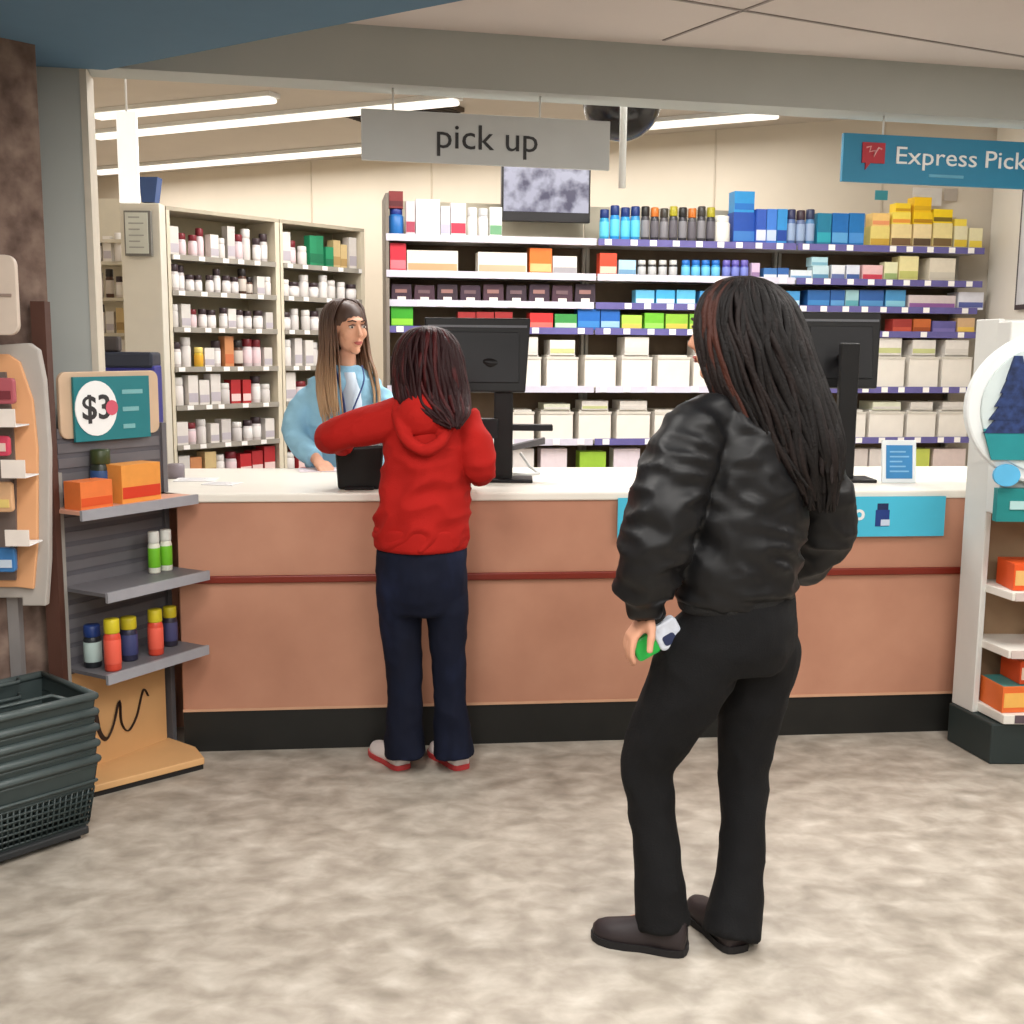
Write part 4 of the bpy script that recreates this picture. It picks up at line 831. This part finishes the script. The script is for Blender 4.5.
def hair(name, parent, rings, n, mats, gap=None, gap_to=0, r0=.013, seed=1, wav=.010, layers=(1.0, .86), hilite=None, tail=.7, cap=None):
    """locks over rings [(center, ru, rv)] top to bottom; gap=(angle, half-width) leaves the face free for rings below index gap_to"""
    R = random.Random(seed); b = B()
    for L in layers:
        for k in range(n):
            a = 2*math.pi*(k+R.uniform(-.4, .4))/n
            if gap:
                da = (a-gap[0]+math.pi) % (2*math.pi)-math.pi
                if abs(da) < gap[1]: continue
            end = len(rings)-1-(R.random() < (1-tail))*R.randint(0, 2); P = []; ph = R.uniform(0, 6.28); am = R.uniform(.3, 1)*wav; sh = R.uniform(-.12, .12)
            for j in range(end+1):
                c, ru, rv = rings[j]; aa = a+sh*j/len(rings)
                if gap and j < gap_to:
                    da = (aa-gap[0]+math.pi) % (2*math.pi)-math.pi; f = 1-(1-j/gap_to)*.0; 
                rr = L*(1+R.uniform(-.035, .035))
                P.append(V(c)+V((ru*rr*math.cos(aa), rv*rr*math.sin(aa), 0))+V((math.cos(aa+1.57), math.sin(aa+1.57), 0))*math.sin(j*1.1+ph)*am)
            if len(P) > 2: P.append(P[-1]+(P[-1]-P[-2])*R.uniform(0, .9))
            Q = cat(P, 4); m_ = len(Q); rad = [max(.0025, r0*(.55+.45*min(1, i/m_*4))*(1 if i < m_*.75 else (1-(i/m_-.75)/.25*.75))) for i in range(m_)]
            mt = mats[0] if R.random() < .7 else mats[1]
            if hilite:
                da = (a-hilite[0]+math.pi) % (2*math.pi)-math.pi
                if abs(da) < hilite[1]: mt = hilite[2] if R.random() < .6 else mats[1]
            b.tube(Q, rad, mt, n=7, flat=.55)
    if cap:
        b.ell(*cap)
    return b.build(name, parent)
def shoe(name, parent, heel, toe, m, sole, w_=.045, h_=.075, solem=None, stripe=None):
    heel, toe = V(heel), V(toe); d = (toe-heel); L = d.length; d.normalize(); sd = V((-d.y, d.x, 0)); b = B(); up = V((0, 0, 1)); RG = []
    for f, wf, hf in ((0, .55, .72), (.04, .72, .95), (.15, .82, 1.0), (.3, .80, .98), (.45, .85, .80), (.6, .98, .60), (.75, 1.0, .50), (.88, .88, .42), (.96, .6, .34), (1.0, .3, .22)):
        c = heel+d*(L*f); RG.append([c+sd*(w_*wf*math.cos(a))+up*(.018+max(0, math.sin(a))*(h_*hf-.0)+min(0, math.sin(a))*.006) for a in [2*math.pi*i/20 for i in range(20)]])
    vs = [p for r_ in RG for p in r_]; fs = []
    for j in range(len(RG)-1):
        for i in range(20): fs.append((j*20+i, j*20+(i+1) % 20, (j+1)*20+(i+1) % 20, (j+1)*20+i))
    fs.append(tuple(range(20))[::-1]); fs.append(tuple((len(RG)-1)*20+i for i in range(20)))
    b.add(vs, fs, m, True); o = b.build(name, parent)
    bs = B(); pl = []
    for f, wf in ((-.02, .3), (0, .62), (.05, .80), (.15, .90), (.45, .90), (.62, 1.06), (.78, 1.08), (.9, .92), (.98, .6), (1.02, .2)): pl.append((heel+d*(L*f), w_*wf))
    poly = [(c+sd*q) for c, q in pl]+[(c-sd*q) for c, q in pl[::-1]]
    bs.slab([(p.x, p.y) for p in poly], 0.001, .02, sole); bs.build('sole', o)
    return o
def folds(amp, sc=(14, 14, 7), sc2=28, seed=0.0):
    def f(p, n_):
        q = V((p.x*sc[0]+seed, p.y*sc[1], p.z*sc[2])); a = noise.noise(q); a2 = noise.noise(q*2.1+V((5, 1, 2)))
        return amp*((1-abs(a)*2.2)*.8+a2*.5-.3)
    return f
skin_m = mix_mat('skin', [(.3, (206, 150, 122)), (.7, (222, 168, 140))], 12, 4, .5, (1, 1, 1), .02, .35)
cloth = lambda c, rough=.8, bump=.25, bs=180, var=.08: M(c, rough, var=var, scale=8, bump=bump, bscale=bs, spec=.25)
def prow(rows, d, f, rv, tilt=0):
    """rows of (cx, hw, y) in the picture at depth d -> body rings with half depth rv (perpendicular spread corrected for facing)"""
    f = V(f).normalized(); r = V((f.y, -f.x, 0)); out = []
    for i, (cx, hw, y) in enumerate(rows):
        dd = d[i] if isinstance(d, (list, tuple)) else d; v_ = rv[i] if isinstance(rv, (list, tuple)) else rv
        c = U(cx, y, dd); w_ = hw/F_PX*dd*1.0; ru = math.sqrt(max(w_*w_-(v_*f.x)**2, (w_*.4)**2))/abs(r.x)
        out.append((c, r, f, ru, v_))
    return out
# ---------------------------------------------------------------- person in black
f1 = V((-.62, .78, 0)).normalized(); base1 = V((.47, 2.80, 0))
p1 = thing('person', base1, 'person with long dark hair, black bomber jacket and flared black trousers, standing and waiting', 'person', None)
sh_l, el_l, wr_l = U(692, 424, 2.70), U(655, 530, 2.66), U(652, 606, 2.72)
sh_r, el_r, wr_r = U(796, 432, 2.92), U(832, 522, 2.98), U(800, 565, 3.10)
hip_l, kn_l, an_l = U(706, 650, 2.75), U(650, 768, 2.80), V((.405, 2.75, .09)); hip_r, kn_r, an_r = U(762, 650, 2.86), U(745, 775, 2.87), V((.575, 2.745, .09))
b = B()
rows = prow([(740, 48, 640), (738, 52, 610), (740, 42, 560), (745, 42, 500), (748, 45, 440), (746, 38, 412), (744, 16, 396)], 2.80, f1, [.095, .10, .085, .085, .09, .07, .045])
b.rings(rows, skin_m, 24)
limb(b, [sh_l, el_l, wr_l], [.035, .033, .025], skin_m); limb(b, [sh_r, el_r, wr_r], [.035, .033, .025], skin_m)
limb(b, [hip_l, kn_l, (kn_l+an_l)/2, an_l], [.062, .036, .030, .026], skin_m); limb(b, [hip_r, kn_r, (kn_r*.5+an_r*.5)+V((.005, .015, 0)), an_r], [.060, .034, .026, .024], skin_m)
for an, hf in ((an_l, V((-.2, .07, 0))), (an_r, V((-.07, .22, 0)))): b.tube([an, an+V((0, 0, -.025))+hf*.12, an+V((0, 0, -.045))+hf*.45], [.030, .028, .018], skin_m)
H1 = frame(U(733, 334, 2.80), V((-.84, .54, -.05)))
limb(b, [U(744, 400, 2.81), U(740, 365, 2.80)], [.052, .05], skin_m); head(b, H1, skin_m)
hd_ = V((-.62, -.10, -.8)); hand(b, wr_l+V((0, 0, -.01)), hd_, V((.85, .15, -.25)), skin_m, curl=.62, flip=1)
hand(b, wr_r, V((-.6, .5, -.6)), V((-.6, -.4, 0)), skin_m, curl=.4, flip=1)
skin_mesh(b, 'body', p1, .0062, 3, skin_m); face(H1, p1)
# jacket
jm = mix_mat('black_satin_nylon', [(.3, (16, 16, 18)), (.7, (22, 22, 24))], 9, 5, .48, (1, 1, 1), .15, .3)
b = B()
rows = prow([(735, 63, 600), (736, 67, 588), (738, 70, 565), (744, 68, 530), (750, 66, 490), (751, 62, 450), (748, 56, 425), (744, 40, 404), (740, 24, 388), (738, 23, 380)], 2.80, f1, [.125, .14, .15, .148, .14, .13, .12, .10, .07, .065])
b.rings(rows, jm, 28)
limb(b, [U(722, 414, 2.75), U(697, 430, 2.72), U(680, 462, 2.69), U(666, 505, 2.665), U(655, 548, 2.66), U(645, 585, 2.69), U(648, 610, 2.72)], [.055, .076, .086, .088, .086, .076, .042], jm, n=18)
limb(b, [U(776, 418, 2.87), U(804, 455, 2.94), U(822, 500, 2.97), U(824, 530, 2.99), U(810, 555, 3.05), U(798, 570, 3.10)], [.075, .085, .082, .080, .070, .045], jm, n=18)
def jd(p, n_):
    q = V((p.x*9, p.y*9, p.z*17)); a = noise.noise(q+V((p.z*6, 0, 0))); a2 = noise.noise(q*2.2)
    return .010*(.75-abs(a)*2.6)+.005*a2
skin_mesh(b, 'jacket', p1, .009, 3, jm, jd)
b = B(); rr = prow([(735, 64, 607), (735, 66, 600), (736, 66, 588)], 2.80, f1, .135); b.rings(rr, jm, 48, caps=False)
rb_ = M((24, 24, 25), .8, bump=.4, bscale=200)
hb = B(); hb.rings(prow([(735, 61, 606), (735, 64, 603), (735, 65, 596), (736, 64, 588)], 2.80, f1, [.122, .127, .13, .13]), rb_, 40); skin_mesh(hb, 'hem_band', p1, .008, 1, rb_)
cb = B(); limb(cb, [U(648, 606, 2.715), U(653, 618, 2.725)], [.040, .034], rb_); cb.build('cuff', p1)
# trousers
tm_ = cloth((16, 16, 18), .85, .2, 220, .1)
b = B()
b.rings(prow([(742, 55, 578), (741, 63, 600), (739, 66, 622), (738, 66, 645), (736, 58, 668)], 2.80, f1, [.11, .125, .135, .135, .11]), tm_, 28)
limb(b, [U(722, 615, 2.78), U(704, 648, 2.76), U(680, 700, 2.77), U(648, 762, 2.80), U(652, 810, 2.79), U(658, 865, 2.765), U(663, 925, 2.75)], [.07, .110, .098, .070, .062, .060, .072], tm_, n=20)
limb(b, [U(748, 615, 2.83), U(762, 648, 2.855), U(752, 700, 2.865), U(744, 768, 2.87), U(744, 820, 2.84), U(740, 870, 2.81), U(731, 936, 2.76)], [.07, .100, .088, .066, .060, .062, .078], tm_, n=20)
skin_mesh(b, 'trousers', p1, .009, 4, tm_, folds(.006, (10, 10, 9), seed=3))
sm_ = M((42, 34, 36), .5, var=.1, bump=.05); so_ = M((24, 22, 24), .7)
shoe('shoe', p1, (.452, 2.715, 0), (.222, 2.795, 0), sm_, so_, .047, .085); shoe('shoe', p1, (.585, 2.715, 0), (.505, 2.945, 0), sm_, so_, .047, .085)
# hair
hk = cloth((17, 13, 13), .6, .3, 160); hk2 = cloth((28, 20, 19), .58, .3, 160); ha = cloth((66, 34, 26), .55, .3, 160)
HR = [(742, 6, 278, 2.80), (743, 26, 284, 2.80), (745, 44, 300, 2.80), (748, 54, 325, 2.80), (753, 57, 350, 2.79), (763, 60, 380, 2.775), (776, 59, 410, 2.765), (788, 54, 440, 2.755), (797, 46, 465, 2.75), (804, 34, 490, 2.75)]
rings = [(U(x, y, d), hw/F_PX*d*.94, [.02, .07, .10, .115, .115, .10, .09, .08, .07, .05][i]) for i, (x, hw, y, d) in enumerate(HR)]
fa = math.atan2(.30, -.95)
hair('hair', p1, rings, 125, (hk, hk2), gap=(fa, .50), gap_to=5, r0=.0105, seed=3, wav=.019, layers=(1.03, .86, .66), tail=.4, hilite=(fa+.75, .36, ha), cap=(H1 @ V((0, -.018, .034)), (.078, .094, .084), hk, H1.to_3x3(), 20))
# packet in hand
pc = U(651, 640, 2.715); pk = thing('snack_packet', pc, 'green and white packet held in the left hand of the person in black', 'packet')
X = Matrix.Translation(pc+V((.012, .0, -.0))) @ Matrix.Rotation(.15, 4, 'Z') @ Matrix.Rotation(-.5, 4, 'Y')
B().prism(rrect(-.062, .0, -.028, .028, .01), -.012, .014, M((40, 176, 74), .35), X).build('green_half', pk, .006)
B().prism(rrect(-.002, .066, -.032, .036, .012), -.016, .018, M((206, 212, 224), .35, var=.1, scale=60), X).build('white_half', pk, .006)
b = B(); b.prism(rrect(.012, .045, -.022, .004, .008), -.0175, -.016, M((40, 50, 84), .4), X); b.build('dark_print', pk)
# ---------------------------------------------------------------- person in red
f2 = V((-.05, 1, 0)).normalized(); base2 = V((-.32, 3.98, 0))
p2 = thing('person', base2, 'person seen from behind in a red hoodie and dark jeans at the counter', 'person')
L2 = [U(395, 412, 3.98), U(332, 437, 4.03), U(350, 446, 4.32)]; R2 = [U(465, 414, 3.99), U(479, 463, 3.965), U(479, 474, 4.22)]
b = B(); b.rings(prow([(422, 34, 592), (422, 39, 560), (424, 36, 510), (428, 36, 460), (430, 38, 425), (429, 28, 408), (428, 14, 398)], 4.0, f2, [.10, .11, .09, .09, .09, .07, .045]), skin_m, 24)
limb(b, L2, [.034, .030, .025], skin_m); limb(b, R2, [.034, .026, .025], skin_m)
la, ra = Z(404, 762, .085), Z(457, 762, .085)
limb(b, [U(401, 600, 4.0), U(405, 680, 3.99), V((la.x, 3.99, .09))], [.050, .036, .028], skin_m); limb(b, [U(447, 600, 4.0), U(450, 680, 3.99), V((ra.x, 3.99, .09))], [.050, .036, .028], skin_m)
H2 = frame(U(427, 360, 4.01), V((-.12, 1, -.12))); limb(b, [U(428, 402, 4.0), U(428, 378, 4.0)], [.05, .048], skin_m); head(b, H2, skin_m, .97)
hand(b, L2[2], V((.35, .8, -.45)), V((.2, -.3, -.9)), skin_m, curl=.35, flip=-1, s=.95); hand(b, R2[2], V((-.25, .85, -.22)), V((0, -.2, -1)), skin_m, curl=.2, flip=1, s=.95)
skin_mesh(b, 'body', p2, .007, 3, skin_m); face(H2, p2, .97)
rm_ = cloth((172, 26, 20), .85, .25, 260, .06)
b = B(); b.rings(prow([(421, 47, 545), (421, 48, 534), (422, 48, 515), (424, 46, 490), (428, 45, 462), (430, 45, 438), (431, 42, 420), (430, 34, 408), (428, 22, 400), (428, 19, 395)], 4.0, f2, [.135, .14, .145, .14, .135, .13, .12, .10, .08, .07]), rm_, 28)
limb(b, [U(402, 416, 3.98), U(372, 424, 3.985), U(334, 436, 4.03), U(332, 439, 4.14), U(344, 445, 4.27)], [.073, .069, .058, .050, .042], rm_, n=18)
limb(b, [U(461, 418, 3.99), U(474, 442, 3.965), U(480, 466, 3.95), U(480, 470, 4.05), U(479, 473, 4.18)], [.066, .062, .056, .050, .042], rm_, n=18)
def rd_(p, n_):
    q = V((p.x*7+p.z*5, p.y*7, p.z*13-p.x*4)); a = noise.noise(q+V((3, 3, 3)))
    lo = max(0, min(1, (1.3-p.z)/.3)); return (.010*(.7-abs(a)*2.6))*(.45+.9*lo)
skin_mesh(b, 'hoodie', p2, .008, 3, rm_, rd_)
hb = B(); hb.rings(prow([(421, 45.5, 549), (421, 48, 545), (421, 48.5, 530), (421, 47.5, 526)], 4.0, f2, [.132, .138, .142, .142]), rm_, 40); skin_mesh(hb, 'hem_band', p2, .008, 1, rm_)
b = B(); hc = U(424, 420, 3.88); b.ell(hc+V((.0, .02, .015)), (.092, .05, .08), rm_, None, 20)
b.tube(cat([U(402, 396, 3.97), U(398, 412, 3.92), U(404, 436, 3.865), U(424, 450, 3.85), U(444, 438, 3.865), U(453, 412, 3.93), U(452, 398, 3.97)], 5), .022, rm_, n=12)
skin_mesh(b, 'hood', p2, .007, 4, rm_, folds(.005, (12, 12, 10), seed=8))
jn = mix_mat('dark_denim', [(.3, (13, 16, 30)), (.55, (17, 22, 40)), (.75, (34, 42, 70))], 5, 7, .85, (1, 1, .6), .1, .2)
b = B(); b.rings(prow([(422, 44, 538), (422, 46.5, 555), (422, 47, 575), (422, 47, 595), (422, 44, 612)], 4.0, f2, [.115, .125, .135, .13, .10]), jn, 28)
limb(b, [U(410, 575, 4.0), U(400, 600, 4.0), U(402, 640, 3.995), U(405, 690, 3.99), U(404, 730, 3.985), U(405, 756, 3.98)], [.06, .083, .070, .062, .070, .080], jn, n=20)
limb(b, [U(436, 575, 4.0), U(446, 600, 4.0), U(448, 640, 3.995), U(450, 690, 3.99), U(452, 730, 3.985), U(454, 756, 3.98)], [.06, .080, .066, .058, .066, .076], jn, n=20)
skin_mesh(b, 'jeans', p2, .0085, 3, jn, folds(.006, (11, 11, 10), seed=5))
ws = M((226, 218, 216), .6, var=.05); rs = M((186, 60, 62), .6)
h_ = Z(404, 770, 0); t_ = Z(376, 750, 0); shoe('shoe', p2, (h_.x, h_.y, 0), (h_.x-.13, h_.y+.19, 0), ws, rs, .043, .085)
h_ = Z(463, 770, 0); shoe('shoe', p2, (h_.x, h_.y, 0), (h_.x-.12, h_.y+.19, 0), ws, rs, .043, .085)
hr1 = cloth((40, 13, 16), .55, .3, 160); hr2 = cloth((68, 21, 23), .52, .3, 160)
HR = [(428, 4, 327, 4.0), (428, 18, 331, 4.0), (428, 29, 342, 4.0), (428, 35, 358, 4.0), (429, 37, 375, 3.99), (431, 38, 390, 3.98), (434, 36, 402, 3.95), (441, 28, 412, 3.91), (448, 16, 421, 3.885)]
rings = [(U(x, y, d), hw/F_PX*d*.95, [.02, .07, .10, .11, .108, .10, .09, .06, .04][i]) for i, (x, hw, y, d) in enumerate(HR)]
hair('hair', p2, rings, 96, (hr1, hr2), gap=(math.pi/2+.12, .75), gap_to=5, r0=.0098, seed=9, wav=.013, tail=.45, layers=(1.0, .82), cap=(H2 @ V((0, -.018, .034)), (.078, .094, .084), hr1, H2.to_3x3(), 20))
# ---------------------------------------------------------------- clerk
f3 = V((.22, -.97, 0)).normalized(); base3 = V((-.78, 5.30, 0))
p3 = thing('person', base3, 'person with long brown hair in a light blue top behind the counter, facing right', 'person')
DL = 5.27; ll = [U(306, 383, DL), U(293, 428, 5.22), U(318, 461, 5.0)]; rl = [U(382, 382, 5.32), U(399, 432, 5.30), U(374, 460, 5.06)]
b = B(); b.rings([(V((-.80, 5.30, .80)), V((1, .2, 0)).normalized(), f3, .15, .10), (V((-.80, 5.30, .95)), V((1, .2, 0)).normalized(), f3, .15, .10)]+prow([(343, 26, 465), (344, 27, 430), (345, 28, 395), (346, 19, 382), (347, 10, 370)], 5.28, f3, [.085, .085, .09, .07, .045]), skin_m, 24)
ll[0] = U(312, 392, 5.28); rl[0] = U(376, 392, 5.31); limb(b, ll, [.033, .030, .025], skin_m); limb(b, rl, [.033, .030, .025], skin_m)
for sx in (-.08, .08): limb(b, [V((-.79+sx, 5.30, .84)), V((-.79+sx, 5.28, .48)), V((-.79+sx, 5.31, .09))], [.078, .05, .034], skin_m)
H3 = frame(U(348, 328, 5.26), V((.60, -.78, -.10)), V((-.04, 0, 1))); limb(b, [U(347, 374, 5.28), U(346, 350, 5.275)], [.047, .044], skin_m); head(b, H3, skin_m, 1.03)
hand(b, ll[2], V((.45, -.80, -.25)), V((0, 0, -1)), skin_m, curl=.15, flip=1, s=.95); hand(b, rl[2], V((-.2, -.85, -.3)), V((0, 0, -1)), skin_m, curl=.2, flip=-1, s=.95)
skin_mesh(b, 'body', p3, .006, 2, skin_m); face(H3, p3, 1.03, (66, 44, 34))
bl = cloth((146, 194, 222), .85, .2, 220, .08)
b = B(); b.rings([(V((-.80, 5.30, .80)), V((1, .2, 0)).normalized(), f3, .175, .12)]+prow([(343, 37, 466), (343, 37, 440), (344, 38, 410), (345, 40, 392), (346, 36, 380), (347, 22, 371), (347, 14, 366)], 5.28, f3, [.125, .12, .12, .11, .10, .075, .06]), bl, 26)
limb(b, [U(320, 392, 5.28), U(303, 407, 5.26), U(294, 430, 5.21), U(303, 447, 5.12), U(316, 459, 5.03)], [.058, .062, .058, .052, .042], bl, n=16)
limb(b, [U(373, 392, 5.30), U(388, 408, 5.31), U(397, 430, 5.30), U(388, 448, 5.18), U(376, 458, 5.08)], [.055, .058, .056, .050, .040], bl, n=16)
skin_mesh(b, 'sweatshirt', p3, .009, 3, bl, folds(.009, (9, 9, 16), seed=2))
fr3 = f3; 
b = B()
for i, (y, w_) in enumerate(((369, 8), (385, 13), (410, 15), (440, 16), (464, 16))): pass
b.rings([(c+fr3*.012, r_, f_, ru*.52, rv) for (c, r_, f_, ru, rv) in prow([(350, 30, 464), (350, 30, 440), (350, 32, 410), (350, 30, 392), (349, 24, 380), (348, 16, 372)], 5.28, f3, [.128, .123, .122, .115, .100, .075])], M((206, 220, 236), .8, var=.04), 20); b.build('inner_shirt', p3)
ly = M((36, 60, 120), .6); A_ = U(347, 420, 5.135)
b = B(); b.tube(cat([U(334, 366, 5.22), U(338, 378, 5.165), U(343, 400, 5.14), A_, U(357, 400, 5.14), U(364, 380, 5.165), U(362, 366, 5.22)], 4), (.0075), ly, n=6, flat=.4); b.build('lanyard', p3)
B().box(-.028, .028, -.004, .0, -.09, 0, M((230, 232, 236), .4), Matrix.Translation(A_+V((0, -.012, 0))) @ Matrix.Rotation(.2, 4, 'Z')).build('name_badge', p3, .003)
b = B(); tk = cloth((40, 44, 56), .85)
b.rings([(V((-.80, 5.30, .93)), V((1, .2, 0)).normalized(), f3, .165, .118), (V((-.80, 5.30, .82)), V((1, .2, 0)).normalized(), f3, .175, .125), (V((-.80, 5.30, .74)), V((1, .2, 0)).normalized(), f3, .165, .11)], tk, 24)
for sx in (-.085, .085): limb(b, [V((-.79+sx, 5.30, .82)), V((-.79+sx, 5.28, .48)), V((-.79+sx, 5.31, .06))], [.095, .075, .065], tk)
skin_mesh(b, 'trousers', p3, .010, 3, tk)
for sx in (-.085, .085): shoe('shoe', p3, (-.79+sx, 5.37, 0), (-.77+sx*1.2, 5.15, 0), ws, so_, .042, .08)
def ombre():
    m = bpy.data.materials.new('brown_to_blond_hair'); m.use_nodes = True; nt = m.node_tree; bs = nt.nodes['Principled BSDF']
    tc = nt.nodes.new('ShaderNodeTexCoord'); sp = nt.nodes.new('ShaderNodeSeparateXYZ'); mr = nt.nodes.new('ShaderNodeMapRange'); r = nt.nodes.new('ShaderNodeValToRGB')
    nt.links.new(tc.outputs['Object'], sp.inputs[0]); nt.links.new(sp.outputs[2], mr.inputs[0]); mr.inputs[1].default_value = 1.25; mr.inputs[2].default_value = 1.72
    e = r.color_ramp.elements; e[0].position = .1; e[0].color = lin((176, 142, 108))+(1,); e[1].position = .85; e[1].color = lin((66, 44, 34))+(1,); x = e.new(.5); x.color = lin((112, 82, 62))+(1,)
    nt.links.new(mr.outputs[0], r.inputs[0]); nt.links.new(r.outputs[0], bs.inputs['Base Color']); bs.inputs['Roughness'].default_value = .5
    return m
om = ombre()
HR = [(345, 2, 299, 5.29), (345, 12, 301, 5.29), (344, 19, 308, 5.29), (343, 22.5, 320, 5.29), (344, 24, 338, 5.285), (345, 26, 355, 5.27), (346, 30, 372, 5.24), (348, 32, 390, 5.22), (350, 31, 408, 5.20)]
rings = [(U(x, y, d), hw/F_PX*d*.95, [.015, .06, .088, .102, .10, .095, .10, .115, .115][i]) for i, (x, hw, y, d) in enumerate(HR)]
fa = math.atan2(-.78, .60)
hair('hair', p3, rings, 84, (om, om), gap=(fa, .86), gap_to=5, r0=.0085, seed=21, wav=.008, layers=(1.0, .84), cap=(H3 @ V((0, -.014, .041)), (.079, .090, .084), om, H3.to_3x3(), 20))
